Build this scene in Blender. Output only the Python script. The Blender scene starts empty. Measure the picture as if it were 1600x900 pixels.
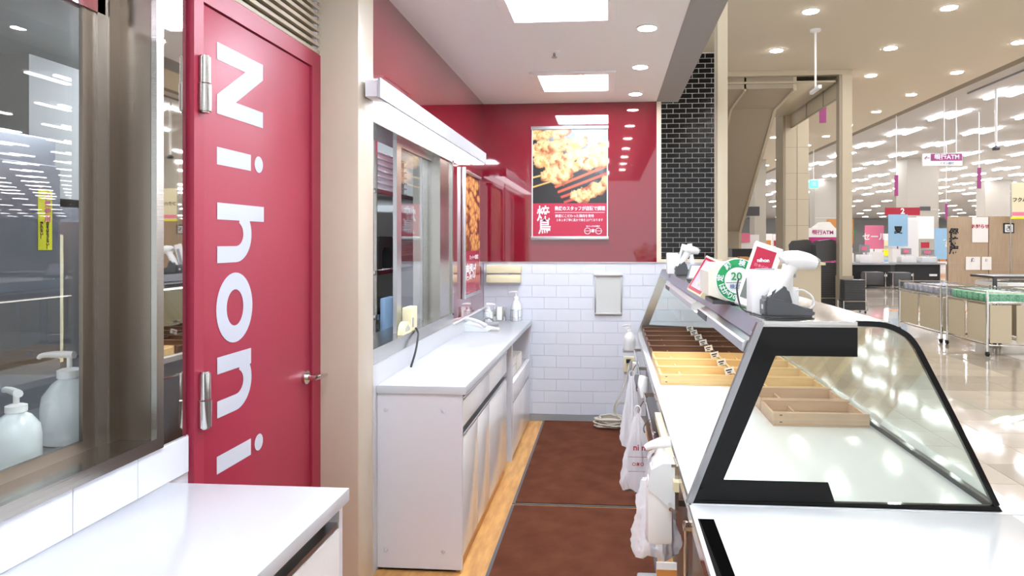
import bpy, bmesh, math, random
import numpy as np
from mathutils import Vector, Matrix, Euler, noise as mnoise
random.seed(7)
R = math.radians
S = bpy.context.scene
COL = S.collection

# ------------------------------------------------------------------ camera, world, exposure
cd = bpy.data.cameras.new('camera'); cam = bpy.data.objects.new('camera', cd); COL.objects.link(cam)
cd.sensor_width = 36.0; cd.lens = 1040 / 1600 * 36
cd.shift_x = -0.045; cd.shift_y = -0.045; cd.clip_start = 0.02; cd.clip_end = 300
cam.location = (0, 0, 1.466); cam.rotation_euler = (R(90), 0, math.atan(80 / 1040))
S.camera = cam
S.view_settings.view_transform = 'Standard'; S.view_settings.look = 'None'
S.view_settings.exposure = 1.2; S.view_settings.gamma = 1.0; S.view_settings.use_curve_mapping = False
w = bpy.data.worlds.new('world'); S.world = w; w.use_nodes = True
w.node_tree.nodes['Background'].inputs[0].default_value = (0.93, 0.96, 1.0, 1)
w.node_tree.nodes['Background'].inputs[1].default_value = 0.70
try:
    S.cycles.transparent_max_bounces = 16; S.cycles.max_bounces = 10; S.cycles.sample_clamp_indirect = 6
except Exception: pass

BOOTH_TUBE = 33      # lamp strengths
DOWN = 60
STRIP = 17
LED = 2.6

# ------------------------------------------------------------------ helpers
def lin(r, g, b):
    f = lambda c: (c / 255 / 12.92) if c / 255 <= 0.04045 else ((c / 255 + 0.055) / 1.055) ** 2.4
    return (f(r), f(g), f(b), 1)

def mat(name, col, rough=0.5, metal=0.0, spec=0.5, coat=0.0, bump=None, vary=None, emit=None, aniso=0.0, sub=0.0):
    m = bpy.data.materials.new(name); m.use_nodes = True
    nt = m.node_tree; p = nt.nodes['Principled BSDF']
    c = lin(*col)
    p.inputs['Base Color'].default_value = c
    p.inputs['Roughness'].default_value = rough; p.inputs['Metallic'].default_value = metal
    p.inputs['Specular IOR Level'].default_value = spec
    p.inputs['Coat Weight'].default_value = coat; p.inputs['Coat Roughness'].default_value = 0.03
    tc = nt.nodes.new('ShaderNodeTexCoord')
    if vary:                                     # (scale xyz, amount, second colour)
        mp = nt.nodes.new('ShaderNodeMapping'); mp.inputs['Scale'].default_value = vary[0]
        nt.links.new(tc.outputs['Object'], mp.inputs[0])
        n = nt.nodes.new('ShaderNodeTexNoise'); n.inputs['Scale'].default_value = 1; n.inputs['Detail'].default_value = 5
        nt.links.new(mp.outputs[0], n.inputs['Vector'])
        r = nt.nodes.new('ShaderNodeValToRGB'); r.color_ramp.elements[0].position = 0.35; r.color_ramp.elements[1].position = 0.65
        r.color_ramp.elements[0].color = c; r.color_ramp.elements[1].color = lin(*vary[1])
        nt.links.new(n.outputs[0], r.inputs[0]); nt.links.new(r.outputs[0], p.inputs['Base Color'])
    if bump:                                     # (scale xyz, strength)
        mp = nt.nodes.new('ShaderNodeMapping'); mp.inputs['Scale'].default_value = bump[0]
        nt.links.new(tc.outputs['Object'], mp.inputs[0])
        n = nt.nodes.new('ShaderNodeTexNoise'); n.inputs['Scale'].default_value = 1; n.inputs['Detail'].default_value = 3
        nt.links.new(mp.outputs[0], n.inputs['Vector'])
        b = nt.nodes.new('ShaderNodeBump'); b.inputs['Strength'].default_value = bump[1]; b.inputs['Distance'].default_value = 0.01
        nt.links.new(n.outputs[0], b.inputs['Height']); nt.links.new(b.outputs[0], p.inputs['Normal'])
    if emit:
        p.inputs['Emission Color'].default_value = lin(*emit[0]); p.inputs['Emission Strength'].default_value = emit[1]
    return m

def glass(name, tint=(240, 250, 246), rough=0.0, refl=1.0):
    m = bpy.data.materials.new(name); m.use_nodes = True; nt = m.node_tree
    for n in list(nt.nodes): nt.nodes.remove(n)
    o = nt.nodes.new('ShaderNodeOutputMaterial'); mx = nt.nodes.new('ShaderNodeMixShader')
    t = nt.nodes.new('ShaderNodeBsdfTransparent'); t.inputs[0].default_value = lin(*tint)
    g = nt.nodes.new('ShaderNodeBsdfGlossy'); g.inputs['Roughness'].default_value = rough
    f = nt.nodes.new('ShaderNodeFresnel'); f.inputs[0].default_value = 1.5
    ge = nt.nodes.new('ShaderNodeNewGeometry'); io = nt.nodes.new('ShaderNodeMapRange')
    io.inputs['To Min'].default_value = 1.5; io.inputs['To Max'].default_value = 1 / 1.5    # same index from both sides of the pane
    nt.links.new(ge.outputs['Backfacing'], io.inputs['Value']); nt.links.new(io.outputs[0], f.inputs[0])
    mt = nt.nodes.new('ShaderNodeMath'); mt.operation = 'MULTIPLY'; mt.inputs[1].default_value = refl
    nt.links.new(f.outputs[0], mt.inputs[0]); nt.links.new(mt.outputs[0], mx.inputs[0])
    nt.links.new(t.outputs[0], mx.inputs[1]); nt.links.new(g.outputs[0], mx.inputs[2]); nt.links.new(mx.outputs[0], o.inputs[0])
    return m

def vcol_mat(name, rough=0.25):
    m = bpy.data.materials.new(name); m.use_nodes = True; nt = m.node_tree; p = nt.nodes['Principled BSDF']
    a = nt.nodes.new('ShaderNodeVertexColor'); a.layer_name = 'print'
    nt.links.new(a.outputs[0], p.inputs['Base Color']); p.inputs['Roughness'].default_value = rough
    return m

def emis(name, col, st):
    m = bpy.data.materials.new(name); m.use_nodes = True; nt = m.node_tree
    for n in list(nt.nodes): nt.nodes.remove(n)
    o = nt.nodes.new('ShaderNodeOutputMaterial'); e = nt.nodes.new('ShaderNodeEmission')
    e.inputs[0].default_value = lin(*col); e.inputs[1].default_value = st
    nt.links.new(e.outputs[0], o.inputs[0]); return m

M = {}
M['red'] = mat('red_gloss_panel', (120, 14, 34), 0.035, coat=1.0, spec=0.7)
M['red_door'] = mat('red_door_paint', (150, 38, 62), 0.42, spec=0.45, bump=((60, 60, 60), 0.02))
M['white_lam'] = mat('white_laminate', (196, 198, 204), 0.16, spec=0.5)
M['white_gloss'] = mat('white_gloss_front', (232, 229, 230), 0.07, spec=0.5)
M['white_side'] = mat('white_side_board', (214, 212, 219), 0.35)
M['deck'] = mat('white_solid_deck', (222, 224, 227), 0.12)
M['tile'] = mat('white_wall_tile', (216, 219, 230), 0.18, bump=((9, 9, 9), 0.05))
M['grout'] = mat('pale_grout', (208, 211, 222), 0.8)
M['ceil'] = mat('white_ceiling_paint', (240, 241, 241), 0.7, bump=((200, 200, 200), 0.03))
M['fascia'] = mat('grey_soffit', (150, 149, 148), 0.5)
M['cream'] = mat('cream_painted_steel', (196, 184, 168), 0.35, vary=((3, 3, .8), (186, 173, 155)))
M['creamlt'] = mat('cream_steel_light', (226, 212, 190), 0.3)
M['mallceil'] = mat('beige_mall_ceiling', (216, 205, 186), 0.85)
M['mallceil2'] = mat('grey_mall_ceiling', (196, 192, 187), 0.85)
M['slot'] = mat('dark_beige_slot', (138, 128, 112), 0.8)
M['steel'] = mat('brushed_steel', (176, 172, 167), 0.24, 1.0, bump=((4, 4, 300), 0.04))
M['steelh'] = mat('brushed_steel_flat', (186, 184, 180), 0.2, 1.0, bump=((300, 4, 4), 0.03))
M['mirror'] = mat('polished_steel_mirror', (205, 203, 198), 0.02, 1.0)
M['chrome'] = mat('chrome', (215, 213, 210), 0.1, 1.0)
M['alu'] = mat('aluminium', (196, 196, 198), 0.3, 1.0)
M['gunsteel'] = mat('satin_grey_steel', (150, 150, 152), 0.3, 1.0)
M['jamb'] = mat('brown_grey_steel', (138, 128, 118), 0.3, 1.0, bump=((3, 3, 200), 0.03))
M['black'] = mat('gloss_black_print', (6, 5, 5), 0.06, spec=0.22)
M['fasc2'] = mat('grey_case_fascia', (150, 163, 176), 0.3, 0.55)
M['blackm'] = mat('matt_black', (24, 24, 25), 0.5)
M['dgrey'] = mat('dark_grey_plastic', (72, 73, 76), 0.35)
M['grey'] = mat('grey_plastic', (150, 151, 154), 0.45)
M['whitepl'] = mat('white_plastic', (236, 236, 236), 0.3)
M['clearpl'] = mat('milky_plastic', (226, 231, 234), 0.22)
M['creampl'] = mat('cream_plastic', (226, 216, 180), 0.4)
M['greycream'] = mat('pale_scale_plastic', (224, 219, 203), 0.4)
M['mat'] = mat('brown_carpet', (112, 66, 48), 0.95, vary=((7, 7, 7), (98, 56, 40)), bump=((500, 500, 500), 0.6), spec=0.1)
M['rubber'] = mat('grey_rubber', (92, 92, 96), 0.6)
M['ply'] = mat('worn_plywood', (214, 163, 98), 0.5, vary=((30, 5, 5), (186, 135, 80)))
M['wood'] = mat('pale_cedar', (226, 196, 143), 0.5, vary=((3, 40, 60), (214, 180, 122)))
M['wood2'] = mat('pink_cedar', (206, 176, 146), 0.5, vary=((3, 40, 60), (196, 162, 132)))
M['woodd'] = mat('dark_burnt_cedar', (110, 72, 46), 0.45, vary=((3, 40, 60), (70, 42, 26)))
M['brick'] = mat('black_glazed_brick', (12, 11, 15), 0.14, spec=0.35, bump=((14, 14, 14), 0.35))
M['mortar'] = mat('light_mortar', (236, 233, 230), 0.9)
M['floor'] = mat('polished_floor_tile', (206, 196, 182), 0.07, vary=((1.2, 1.2, 1.2), (198, 187, 172)))
M['floord'] = mat('polished_floor_tile_grey', (180, 171, 158), 0.07)
M['floorgap'] = mat('floor_joint', (150, 142, 130), 0.6)
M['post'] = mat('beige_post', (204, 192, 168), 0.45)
M['postd'] = mat('dark_beige_and_shade', (170, 158, 138), 0.45)  # darker beige of real trim; also stands in for shade on left faces
M['column'] = mat('off_white_column', (170, 164, 152), 0.6)
M['partition'] = mat('light_oak_panel', (178, 156, 130), 0.55, vary=((30, 30, 2), (168, 146, 120)))
M['board'] = mat('cream_board', (206, 194, 168), 0.6)
M['paper'] = mat('white_paper', (238, 236, 232), 0.7)
M['ink'] = mat('black_ink', (30, 28, 30), 0.7)
M['redink'] = mat('red_ink', (168, 28, 52), 0.6)
M['doorletter'] = mat('white_door_lettering', (186, 190, 202), 0.6)
M['letter'] = mat('white_lettering', (232, 234, 242), 0.35)
M['posterred'] = mat('poster_red', (168, 34, 62), 0.2)
M['green'] = mat('green_print', (22, 150, 84), 0.5)
M['greenpk'] = mat('green_package', (150, 206, 176), 0.3, vary=((40, 40, 40), (96, 170, 130)))
M['bluepk'] = mat('grey_blue_package', (140, 148, 170), 0.3, vary=((30, 30, 30), (190, 190, 200)))
M['purple'] = mat('purple_sign', (158, 62, 128), 0.5)
M['magenta'] = mat('magenta_panel', (172, 28, 112), 0.45)
M['yellow'] = mat('yellow_sticker', (238, 232, 20), 0.5)
M['pink'] = mat('pink_print', (226, 120, 150), 0.5)
M['basket'] = mat('dark_grey_basket', (72, 72, 74), 0.45)
M['orange'] = mat('orange_wood', (196, 132, 66), 0.5)
M['bag'] = mat('white_plastic_bag', (230, 229, 234), 0.3, bump=((30, 30, 12), 0.5))
M['cable'] = mat('beige_cable', (206, 200, 186), 0.5)
M['cabled'] = mat('black_cable', (30, 30, 34), 0.5)
M['blue'] = mat('pale_blue_print', (150, 190, 220), 0.5)
M['bluedk'] = mat('blue_disc', (40, 90, 150), 0.4)
M['kitchen'] = mat('kitchen_wall', (168, 168, 164), 0.6)
M['kfloor'] = mat('kitchen_floor', (70, 68, 66), 0.6)
M['ksteel'] = mat('kitchen_steel', (112, 114, 120), 0.35, 0.35)
M['tray'] = mat('grey_tray', (214, 221, 226), 0.35)
M['towel'] = mat('blue_cloth', (150, 180, 215), 0.9)
M['glass'] = glass('window_glass', (248, 250, 249), refl=1.0)
M['cglass'] = glass('case_glass', (248, 252, 250), refl=1.0)
M['lcd'] = mat('grey_screen', (110, 116, 112), 0.08)
M['lilac'] = mat('lilac_screen', (176, 166, 178), 0.15)
M['tube'] = emis('tube_light', (232, 243, 255), BOOTH_TUBE)
M['reflector'] = mat('white_reflector', (240, 240, 242), 0.5)
M['down'] = emis('downlight', (250, 247, 245), DOWN)
M['strip'] = emis('strip_light', (246, 247, 255), STRIP)
M['boothdown'] = emis('booth_downlight', (255, 249, 242), 32)
M['led'] = emis('led_bar', (250, 250, 255), LED)
M['caseled'] = emis('case_led', (255, 248, 236), 5)
M['exit'] = emis('exit_sign', (90, 220, 170), 1.5)
M['tan'] = mat('tan_slats', (176, 162, 140), 0.5)
M['print'] = vcol_mat('poster_print')

class MB:
    def __init__(s): s.b = bmesh.new()
    def box(s, x0, x1, y0, y1, z0, z1, bev=0.0, T=None):
        g = bmesh.ops.create_cube(s.b, size=1.0)['verts']
        for v in g:
            v.co = Vector(((x0 + x1) / 2 + v.co.x * (x1 - x0), (y0 + y1) / 2 + v.co.y * (y1 - y0), (z0 + z1) / 2 + v.co.z * (z1 - z0)))
        if bev:
            es = list({e for v in g for e in v.link_edges})
            r = bmesh.ops.bevel(s.b, geom=es, offset=bev, segments=2, affect='EDGES', profile=0.6)
            g = [v for v in {v for f in r['faces'] for v in f.verts}]
        if T is not None: bmesh.ops.transform(s.b, matrix=T, verts=list(set(g)))
        return s
    def prism(s, pts, axis, a, b):
        # pts: 2D polygon in the two other axes (in order), extruded along axis from a to b
        def co(p, t):
            return {'x': (t, p[0], p[1]), 'y': (p[0], t, p[1]), 'z': (p[0], p[1], t)}[axis]
        A = [s.b.verts.new(co(p, a)) for p in pts]; B = [s.b.verts.new(co(p, b)) for p in pts]
        s.b.faces.new(A); s.b.faces.new(B[::-1]); n = len(pts)
        for i in range(n): s.b.faces.new((A[i], B[i], B[(i + 1) % n], A[(i + 1) % n]))
        return s
    def lathe(s, prof, c=(0, 0, 0), seg=24, sx=1.0, sy=1.0, T=None):
        rings = []; nv = []
        for r, z in prof:
            ring = [s.b.verts.new((c[0] + r * sx * math.cos(2 * math.pi * i / seg), c[1] + r * sy * math.sin(2 * math.pi * i / seg), c[2] + z)) for i in range(seg)]
            rings.append(ring); nv += ring
        for k in range(len(rings) - 1):
            for i in range(seg):
                s.b.faces.new((rings[k][i], rings[k][(i + 1) % seg], rings[k + 1][(i + 1) % seg], rings[k + 1][i]))
        s.b.faces.new(rings[0][::-1]); s.b.faces.new(rings[-1])
        if T is not None: bmesh.ops.transform(s.b, matrix=T, verts=nv)
        return s
    def cyl(s, p0, p1, r, seg=16, r2=None):
        return s.tube([p0, p1], [r, r if r2 is None else r2], seg)
    def tube(s, pts, r, seg=8, flat=1.0, smooth=0, up=None):
        pts = [Vector(p) for p in pts]
        rs = list(r) if isinstance(r, (list, tuple)) else [r] * len(pts)
        if smooth and len(pts) > 2:
            q = []; rq = []
            for i in range(len(pts) - 1):
                p0 = pts[max(i - 1, 0)]; p1 = pts[i]; p2 = pts[i + 1]; p3 = pts[min(i + 2, len(pts) - 1)]
                for k in range(smooth):
                    t = k / smooth
                    q.append(0.5 * ((2 * p1) + (p2 - p0) * t + (2 * p0 - 5 * p1 + 4 * p2 - p3) * t * t + (3 * p1 - p0 - 3 * p2 + p3) * t ** 3))
                    rq.append(rs[i] * (1 - t) + rs[i + 1] * t)
            q.append(pts[-1]); rq.append(rs[-1]); pts, rs = q, rq
        rings = []; n0 = Vector(up) if up else None
        for i, p in enumerate(pts):
            d = (pts[min(i + 1, len(pts) - 1)] - pts[max(i - 1, 0)])
            if d.length < 1e-9: d = Vector((0, 0, 1))
            d.normalize()
            if n0 is None: n0 = d.orthogonal()
            n0 = (n0 - d * n0.dot(d))
            n0 = n0.normalized() if n0.length > 1e-6 else d.orthogonal().normalized()
            b = d.cross(n0)
            rings.append([s.b.verts.new(p + (n0 * math.cos(2 * math.pi * k / seg) + b * flat * math.sin(2 * math.pi * k / seg)) * rs[i]) for k in range(seg)])
        for a, c in zip(rings, rings[1:]):
            for k in range(seg): s.b.faces.new((a[k], a[(k + 1) % seg], c[(k + 1) % seg], c[k]))
        s.b.faces.new(rings[0][::-1]); s.b.faces.new(rings[-1])
        return s
    def quad(s, pts):
        s.b.faces.new([s.b.verts.new(p) for p in pts]); return s
    def build(s, name, m, parent=None, smooth=False, T=None, mesh_only=False):
        if T is not None: bmesh.ops.transform(s.b, matrix=T, verts=s.b.verts)
        bmesh.ops.recalc_face_normals(s.b, faces=s.b.faces)
        me = bpy.data.meshes.new(name); s.b.to_mesh(me); s.b.free()
        me.materials.append(M[m] if isinstance(m, str) else m)
        if smooth:
            for p in me.polygons: p.use_smooth = True
            try: me.set_sharp_from_angle(angle=R(40))
            except Exception: pass
        if mesh_only: return me
        o = bpy.data.objects.new(name, me); COL.objects.link(o)
        if parent is not None: o.parent = parent
        return o

def box(name, m, x0, x1, y0, y1, z0, z1, parent=None, bev=0.0):
    return MB().box(x0, x1, y0, y1, z0, z1, bev).build(name, m, parent, smooth=bool(bev))
def inst(name, me, loc, parent=None, rot=None, mt=None):
    o = bpy.data.objects.new(name, me); COL.objects.link(o); o.location = loc
    if rot: o.rotation_euler = rot
    if parent is not None: o.parent = parent
    return o
def thing(name, label, cat, loc=(0, 0, 0), rz=0, group=None):
    o = bpy.data.objects.new(name, None); COL.objects.link(o); o.location = loc; o.rotation_euler = (0, 0, rz)
    o.empty_display_size = 0.05
    o['label'] = label; o['category'] = cat
    if group: o['group'] = group
    return o
def tag(o, label, cat, group=None):
    o['label'] = label; o['category'] = cat
    if group: o['group'] = group
    return o
def struct(o, label=None):
    o['kind'] = 'structure'
    if label: o['label'] = label
    return o
def dup(o, parent=None):
    c = o.copy(); COL.objects.link(c)
    if parent is not None: c.parent = parent
    for ch in list(o.children): dup(ch, c)
    return c
def place(root, loc, rot=None):
    root.location = loc
    if rot: root.rotation_euler = rot
    return root

def text(name, body, size, m, T, parent=None, bold=0.0, ext=0.0004, align='CENTER', sx=1.0):
    cu = bpy.data.curves.new(name, 'FONT'); cu.body = body; cu.size = size; cu.extrude = ext; cu.offset = bold
    cu.align_x = align; cu.align_y = 'CENTER'; cu.resolution_u = 3
    o = bpy.data.objects.new(name, cu); COL.objects.link(o)
    bpy.context.view_layer.update()
    dg = bpy.context.evaluated_depsgraph_get()
    me = bpy.data.meshes.new_from_object(o.evaluated_get(dg)); bpy.data.objects.remove(o)
    me.name = name; me.materials.clear(); me.materials.append(M[m])
    if sx != 1.0: me.transform(Matrix.Diagonal((sx, 1, 1, 1)))
    me.transform(T)
    o = bpy.data.objects.new(name, me); COL.objects.link(o)
    if parent is not None: o.parent = parent
    return o
# orientation of a flat print: faces -Y (towards the camera), faces +X
def FY(x, y, z): return Matrix.Translation((x, y, z)) @ Matrix.Rotation(R(90), 4, 'X')
def FX(x, y, z): return Matrix.Translation((x, y, z)) @ Matrix.Rotation(R(90), 4, 'Z') @ Matrix.Rotation(R(90), 4, 'X')
def FNX(x, y, z): return Matrix.Translation((x, y, z)) @ Matrix.Rotation(R(-90), 4, 'Z') @ Matrix.Rotation(R(90), 4, 'X')

def paint(name, wd, ht, nx, ny, fn, T, parent):
    us = (np.arange(nx + 1)) / nx; vs = (np.arange(ny + 1)) / ny
    U, V = np.meshgrid(us, vs); col = fn(U, V)
    verts = [((u - .5) * wd, (v - .5) * ht, 0) for v in vs for u in us]
    faces = [(j * (nx + 1) + i, j * (nx + 1) + i + 1, (j + 1) * (nx + 1) + i + 1, (j + 1) * (nx + 1) + i) for j in range(ny) for i in range(nx)]
    me = bpy.data.meshes.new(name); me.from_pydata(verts, [], faces)
    a = me.color_attributes.new('print', 'FLOAT_COLOR', 'POINT')
    c = np.concatenate([col.reshape(-1, 3), np.ones((col.size // 3, 1))], 1).astype(np.float32)
    a.data.foreach_set('color', c.ravel()); me.materials.append(M['print']); me.transform(T)
    o = bpy.data.objects.new(name, me); COL.objects.link(o); o.parent = parent
    return o

# ================================================================== LARGE STRUCTURE
YB = 5.42; XW = -1.03; XF = -1.167; ZC = 2.6
# mall floor slab and ceilings
fl = struct(box('floor', 'floorgap', -6, 92, -6, 112, -0.2, -0.006), 'polished beige mall floor')
box('far_paving', 'floor', 1.0, 92, 9.1, 112, -0.012, 0.0, fl); box('side_paving', 'floor', 6.4, 92, -6, 9.1, -0.012, 0.0, fl)
box('near_paving', 'floor', 0.2, 6.4, -6, 1.6, -0.012, 0.0, fl)
ftA = MB().box(-.1855, .1855, -.1855, .1855, -.01, 0).build('floor_tile', 'floor', mesh_only=True)
ftB = MB().box(-.1855, .1855, -.1855, .1855, -.01, 0).build('floor_tile', 'floord', mesh_only=True)
nft = 0
for i in range(15):
    for j in range(20):
        x = 0.98 + (i + .5) * .375; y = 1.6 + (j + .5) * .375
        if x > 0.66 * y + .6: continue
        dk = (j in (5, 6, 7) and i > 3) or (j in (14, 15) and i > 2) or (i in (9, 10))
        inst('floor_tile', ftB if dk else ftA, (x, y, 0), fl); nft += 1
for i, (x0, y0) in enumerate([(x, y) for x in range(15) for y in range(20)]):
    pass
rest = MB()
for i in range(15):
    for j in range(20):
        x = 0.98 + (i + .5) * .375; y = 1.6 + (j + .5) * .375
        if x > 0.66 * y + .6: rest.box(x - .186, x + .186, y - .186, y + .186, -.01, 0)
o = rest.build('side_tiles', 'floor', fl); o['kind'] = 'stuff'
struct(box('trim_1', 'floord', 4.0, 30, 18.0, 19.6, 0.0, 0.002), 'grey band across the mall floor')
struct(box('trim_2', 'orange', 6.0, 16, 14.6, 15.0, 0.0, 0.002), 'ochre band across the mall floor')

struct(box('ceiling', 'ceil', -4.4, 0.38, -1.6, YB + .1, ZC, ZC + .3), 'white booth ceiling')
struct(box('trim_3', 'fascia', 0.38, 0.555, -1.6, YB + .02, ZC - .003, ZC + .32), 'grey soffit beam along booth edge')
struct(box('ceiling_mall', 'mallceil', 0.9, 8.1, -6, 112, 5.1, 5.3), 'beige mall ceiling with round downlights')
struct(box('ceiling_mall_side', 'mallceil', -6, 0.9, 5.6, 112, 5.1, 5.3))
struct(box('ceiling_hall', 'mallceil2', 8.4, 92, -6, 112, 5.2, 5.3), 'grey sales hall ceiling with strip lamps')
struct(box('trim_4', 'slot', 8.1, 8.4, -6, 112, 5.13, 5.3), 'dark recessed slot between ceilings')
struct(box('wall_far', 'kitchen', -6, 92, 111.8, 112, 0, 5.2)); struct(box('wall_right', 'kitchen', 91.8, 92, -6, 112, 0, 5.2))

# booth back wall: tile below, red panel above
bw = struct(box('wall_back', 'grout', -1.3, 0.9, YB, YB + .12, 0, 1.303), 'low white tiled back wall')
tme = MB().box(-.0990, .0990, -.006, .0, -.0467, .0467, .0012).build('tile', 'tile', mesh_only=True)
thalf = MB().box(-.0490, .0490, -.006, .0, -.0467, .0467, .0012).build('tile', 'tile', mesh_only=True)
for r in range(13):
    z = 0.06 + (r + .5) * .0955
    off = .1 if r % 2 else 0
    for k in range(11):
        x = -1.03 + off + (k + .5) * .2 - (.1 if r % 2 else 0) * 0
        if x > .86: continue
        inst('tile', tme, (x, YB, z), bw)
    if r % 2: inst('tile', thalf, (-1.03 + .05, YB, z), bw)
box('wall_cap', 'creamlt', 0.417, 0.9, YB - .015, YB + .13, 1.303, 1.325, bw)
struct(box('wall_back_upper', 'red', -1.3, 0.381, YB, YB + .06, 1.303, ZC), 'glossy red upper back wall panel')
struct(box('trim_5', 'creamlt', 0.381, 0.417, YB - .012, YB + .09, 1.303, ZC), 'white edge trim of red panel')
struct(box('trim_6', 'alu', -1.03, 0.9, YB - .014, YB + .004, 1.296, 1.304), 'thin rail between tile and red panel')
struct(box('baseboard_back', 'grey', -1.03, 0.9, YB - .014, YB, 0.0, 0.058))
# booth left wall (window section)
lw = struct(box('wall_left', 'white_lam', XW - .1, XW, 2.7, YB, 0, 0.931), 'white wall below the kitchen window')
box('upper_panel', 'red', XW - .1, XW, 2.7, YB, 2.038, ZC, lw)
box('end_panel', 'red', XW - .1, XW, 4.33, YB, 0.931, 2.038, lw)
box('ledge', 'whitepl', XW - .005, XW + .014, 4.33, YB, 0.922, 0.931, lw)
# pillar between the two sections
pl = struct(MB().box(XF, -0.995, 2.58, 2.752, 0, 3.0, 0.008).build('trim_7', 'cream', smooth=True), 'cream steel pillar between the two wall sections')
# foreground left wall
fw = struct(box('wall_front', 'grout', XF - .12, XF - .002, -1.6, 2.58, 0, 0.93), 'white tiled wall below the front window')
for r in range(2):
    z = 0.93 - (r + .5) * .1; off = .1 * r
    for k in range(9):
        y = 1.647 + .113 - (k + .5) * .2 - off
        o = inst('tile', tme, (XF, y, z), fw, (0, 0, R(90))); o.scale = (1, 1, 1.06)
box('backing', 'kitchen', XF - .12, XF - .02, 1.66, 2.58, 0.93, ZC, fw)
box('red_transom', 'red', XF - .12, XF - .095, -1.6, 1.58, 2.035, ZC, fw)
# booth wooden floor strip and mats
struct(box('floor_booth', 'ply', -4.4, 0.95, -1.6, YB + .1, -0.005, 0.004), 'worn plywood booth floor')
for y0, y1, lb in ((1.85, 3.655, 'brown carpet mat nearer the camera with grey rubber edge'), (3.675, 5.40, 'brown carpet mat against the back wall')):
    t = thing('floor_mat', lb, 'mat', ((-.16), (y0 + y1) / 2, 0.004), group='brown corridor mats')
    h = (y1 - y0) / 2
    MB().box(-.38, .38, -h, h, 0, .006, .002).build('rubber_edge', 'rubber', t)
    MB().box(-.362, .362, -h + .01, h - .012, .006, .011).build('carpet', 'mat', t)

# kitchen behind the windows
struct(box('wall_kitchen_back', 'kitchen', -4.3, -4.2, -1.6, YB, 0, ZC)); struct(box('wall_kitchen_end', 'kitchen', -4.3, XW - .1, YB, YB + .1, 0, ZC))
struct(box('floor_kitchen', 'kfloor', -4.2, XF - .13, -1.6, YB, 0.004, 0.012))

# ================================================================== WINDOWS
# window_1: front window with steel reveal and glass
w1 = struct(thing('window_1', 'steel framed front window with dark kitchen behind', 'window')); del w1['category']
m = MB(); m.box(XF - .004, XF + .012, 0.1, 1.647, .932, .962); m.box(XF - .004, XF + .012, 1.62, 1.647, .962, ZC)
m.build('window_frame', 'steel', w1)
box('sill', 'steelh', -1.45, XF - .003, 0.1, 1.62, .930, .958, w1)
MB().box(-1.262, XF - .003, 1.62, 1.645, .958, ZC).box(-1.262, -1.255, 1.585, 1.622, .958, ZC).build('reveal', 'jamb', w1)
MB().box(-1.285, -1.262, 1.555, 1.600, .958, ZC).build('track', 'steel', w1)
MB().box(-1.278, -1.268, 0.1, 1.555, .958, .985).box(-1.278, -1.268, 1.515, 1.56, .985, 2.6).build('sash', 'jamb', w1)
box('pane', 'glass', -1.276, -1.271, 0.1, 1.515, .985, 2.6, w1)
mp = tag(box('mirror_panel', 'mirror', XF - .018, XF - .001, 1.647, 1.757, .925, ZC), 'narrow polished steel mirror strip beside the red door', 'mirror')

# window_2: sliding window over the back worktop
w2 = struct(thing('window_2', 'steel framed sliding kitchen window above the worktop', 'window')); del w2['category']
m = MB(); y0, y1, z0, z1 = 2.78, 4.33, .985, 2.0
m.box(XW - .17, XW + .006, y0, y1, z1 - .012, z1 + .02); m.box(XW - .17, XW + .006, y0, y1, z0 - .02, z0 + .012)
m.box(XW - .17, XW + .006, y1 - .035, y1 + .0, z0, z1); m.box(XW - .17, XW + .006, y0, y0 + .03, z0, z1)
m.build('window_frame', 'steelh', w2)
box('header', 'jamb', XW - .12, XW + .004, y0, y1, z1 + .02, 2.038, w2)
box('apron', 'steelh', XW - .01, XW + .004, y0, y1, .931, z0 - .02, w2)
box('side_lining', 'steel', XW - .175, XW - .006, 4.02, 4.293, z0, z1, w2)
sa = box('sash', 'alu', XW - .075, XW - .055, 3.335, 3.41, z0 + .012, z1 - .012, w2)
box('sash', 'alu', XW - .075, XW - .055, 3.41, 4.06, z1 - .04, z1 - .012, w2)
box('pane', 'glass', XW - .068, XW - .062, 3.41, 4.02, z0 + .012, z1 - .04, w2)
box('sash', 'alu', XW - .105, XW - .09, 3.93, 3.955, z0 + .012, z1 - .012, w2)
box('pane', 'glass', XW - .1, XW - .095, 3.955, 4.02, z0 + .012, z1 - .012, w2)

# ================================================================== RED DOOR with letters
d = struct(thing('door_1', 'red steel door with big white sideways lettering', 'door')); del d['category']
XD = XF + .004
m = MB()
m.box(XF - .05, XD + .012, 1.768, 1.812, 0, 2.21); m.box(XF - .05, XD + .012, 2.506, 2.58, 0, 2.21); m.box(XF - .05, XD + .012, 1.812, 2.506, 2.150, 2.21)
m.build('door_frame', 'red_door', d)
box('door_leaf', 'red_door', XF - .04, XD + .004, 1.815, 2.503, 0.01, 2.147, d, .002)
XL = XD + .0045
def lpoly(name, polys):
    m = MB()
    for pts in polys: m.prism([(1.887 + v, zz) for v, zz in pts], 'x', XL, XL + .0008)
    return m.build(name, 'doorletter', d)
def ring(cv, cz, rv, rz, r2v, r2z, a0=0, a1=360, n=40):
    out = []
    for k in range(n + 1):
        a = R(a0 + (a1 - a0) * k / n); out.append((cv + rv * math.cos(a), cz + rz * math.sin(a)))
    inn = [(cv + r2v * math.cos(R(a0 + (a1 - a0) * k / n)), cz + r2z * math.sin(R(a0 + (a1 - a0) * k / n))) for k in range(n + 1)]
    return out, inn
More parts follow.
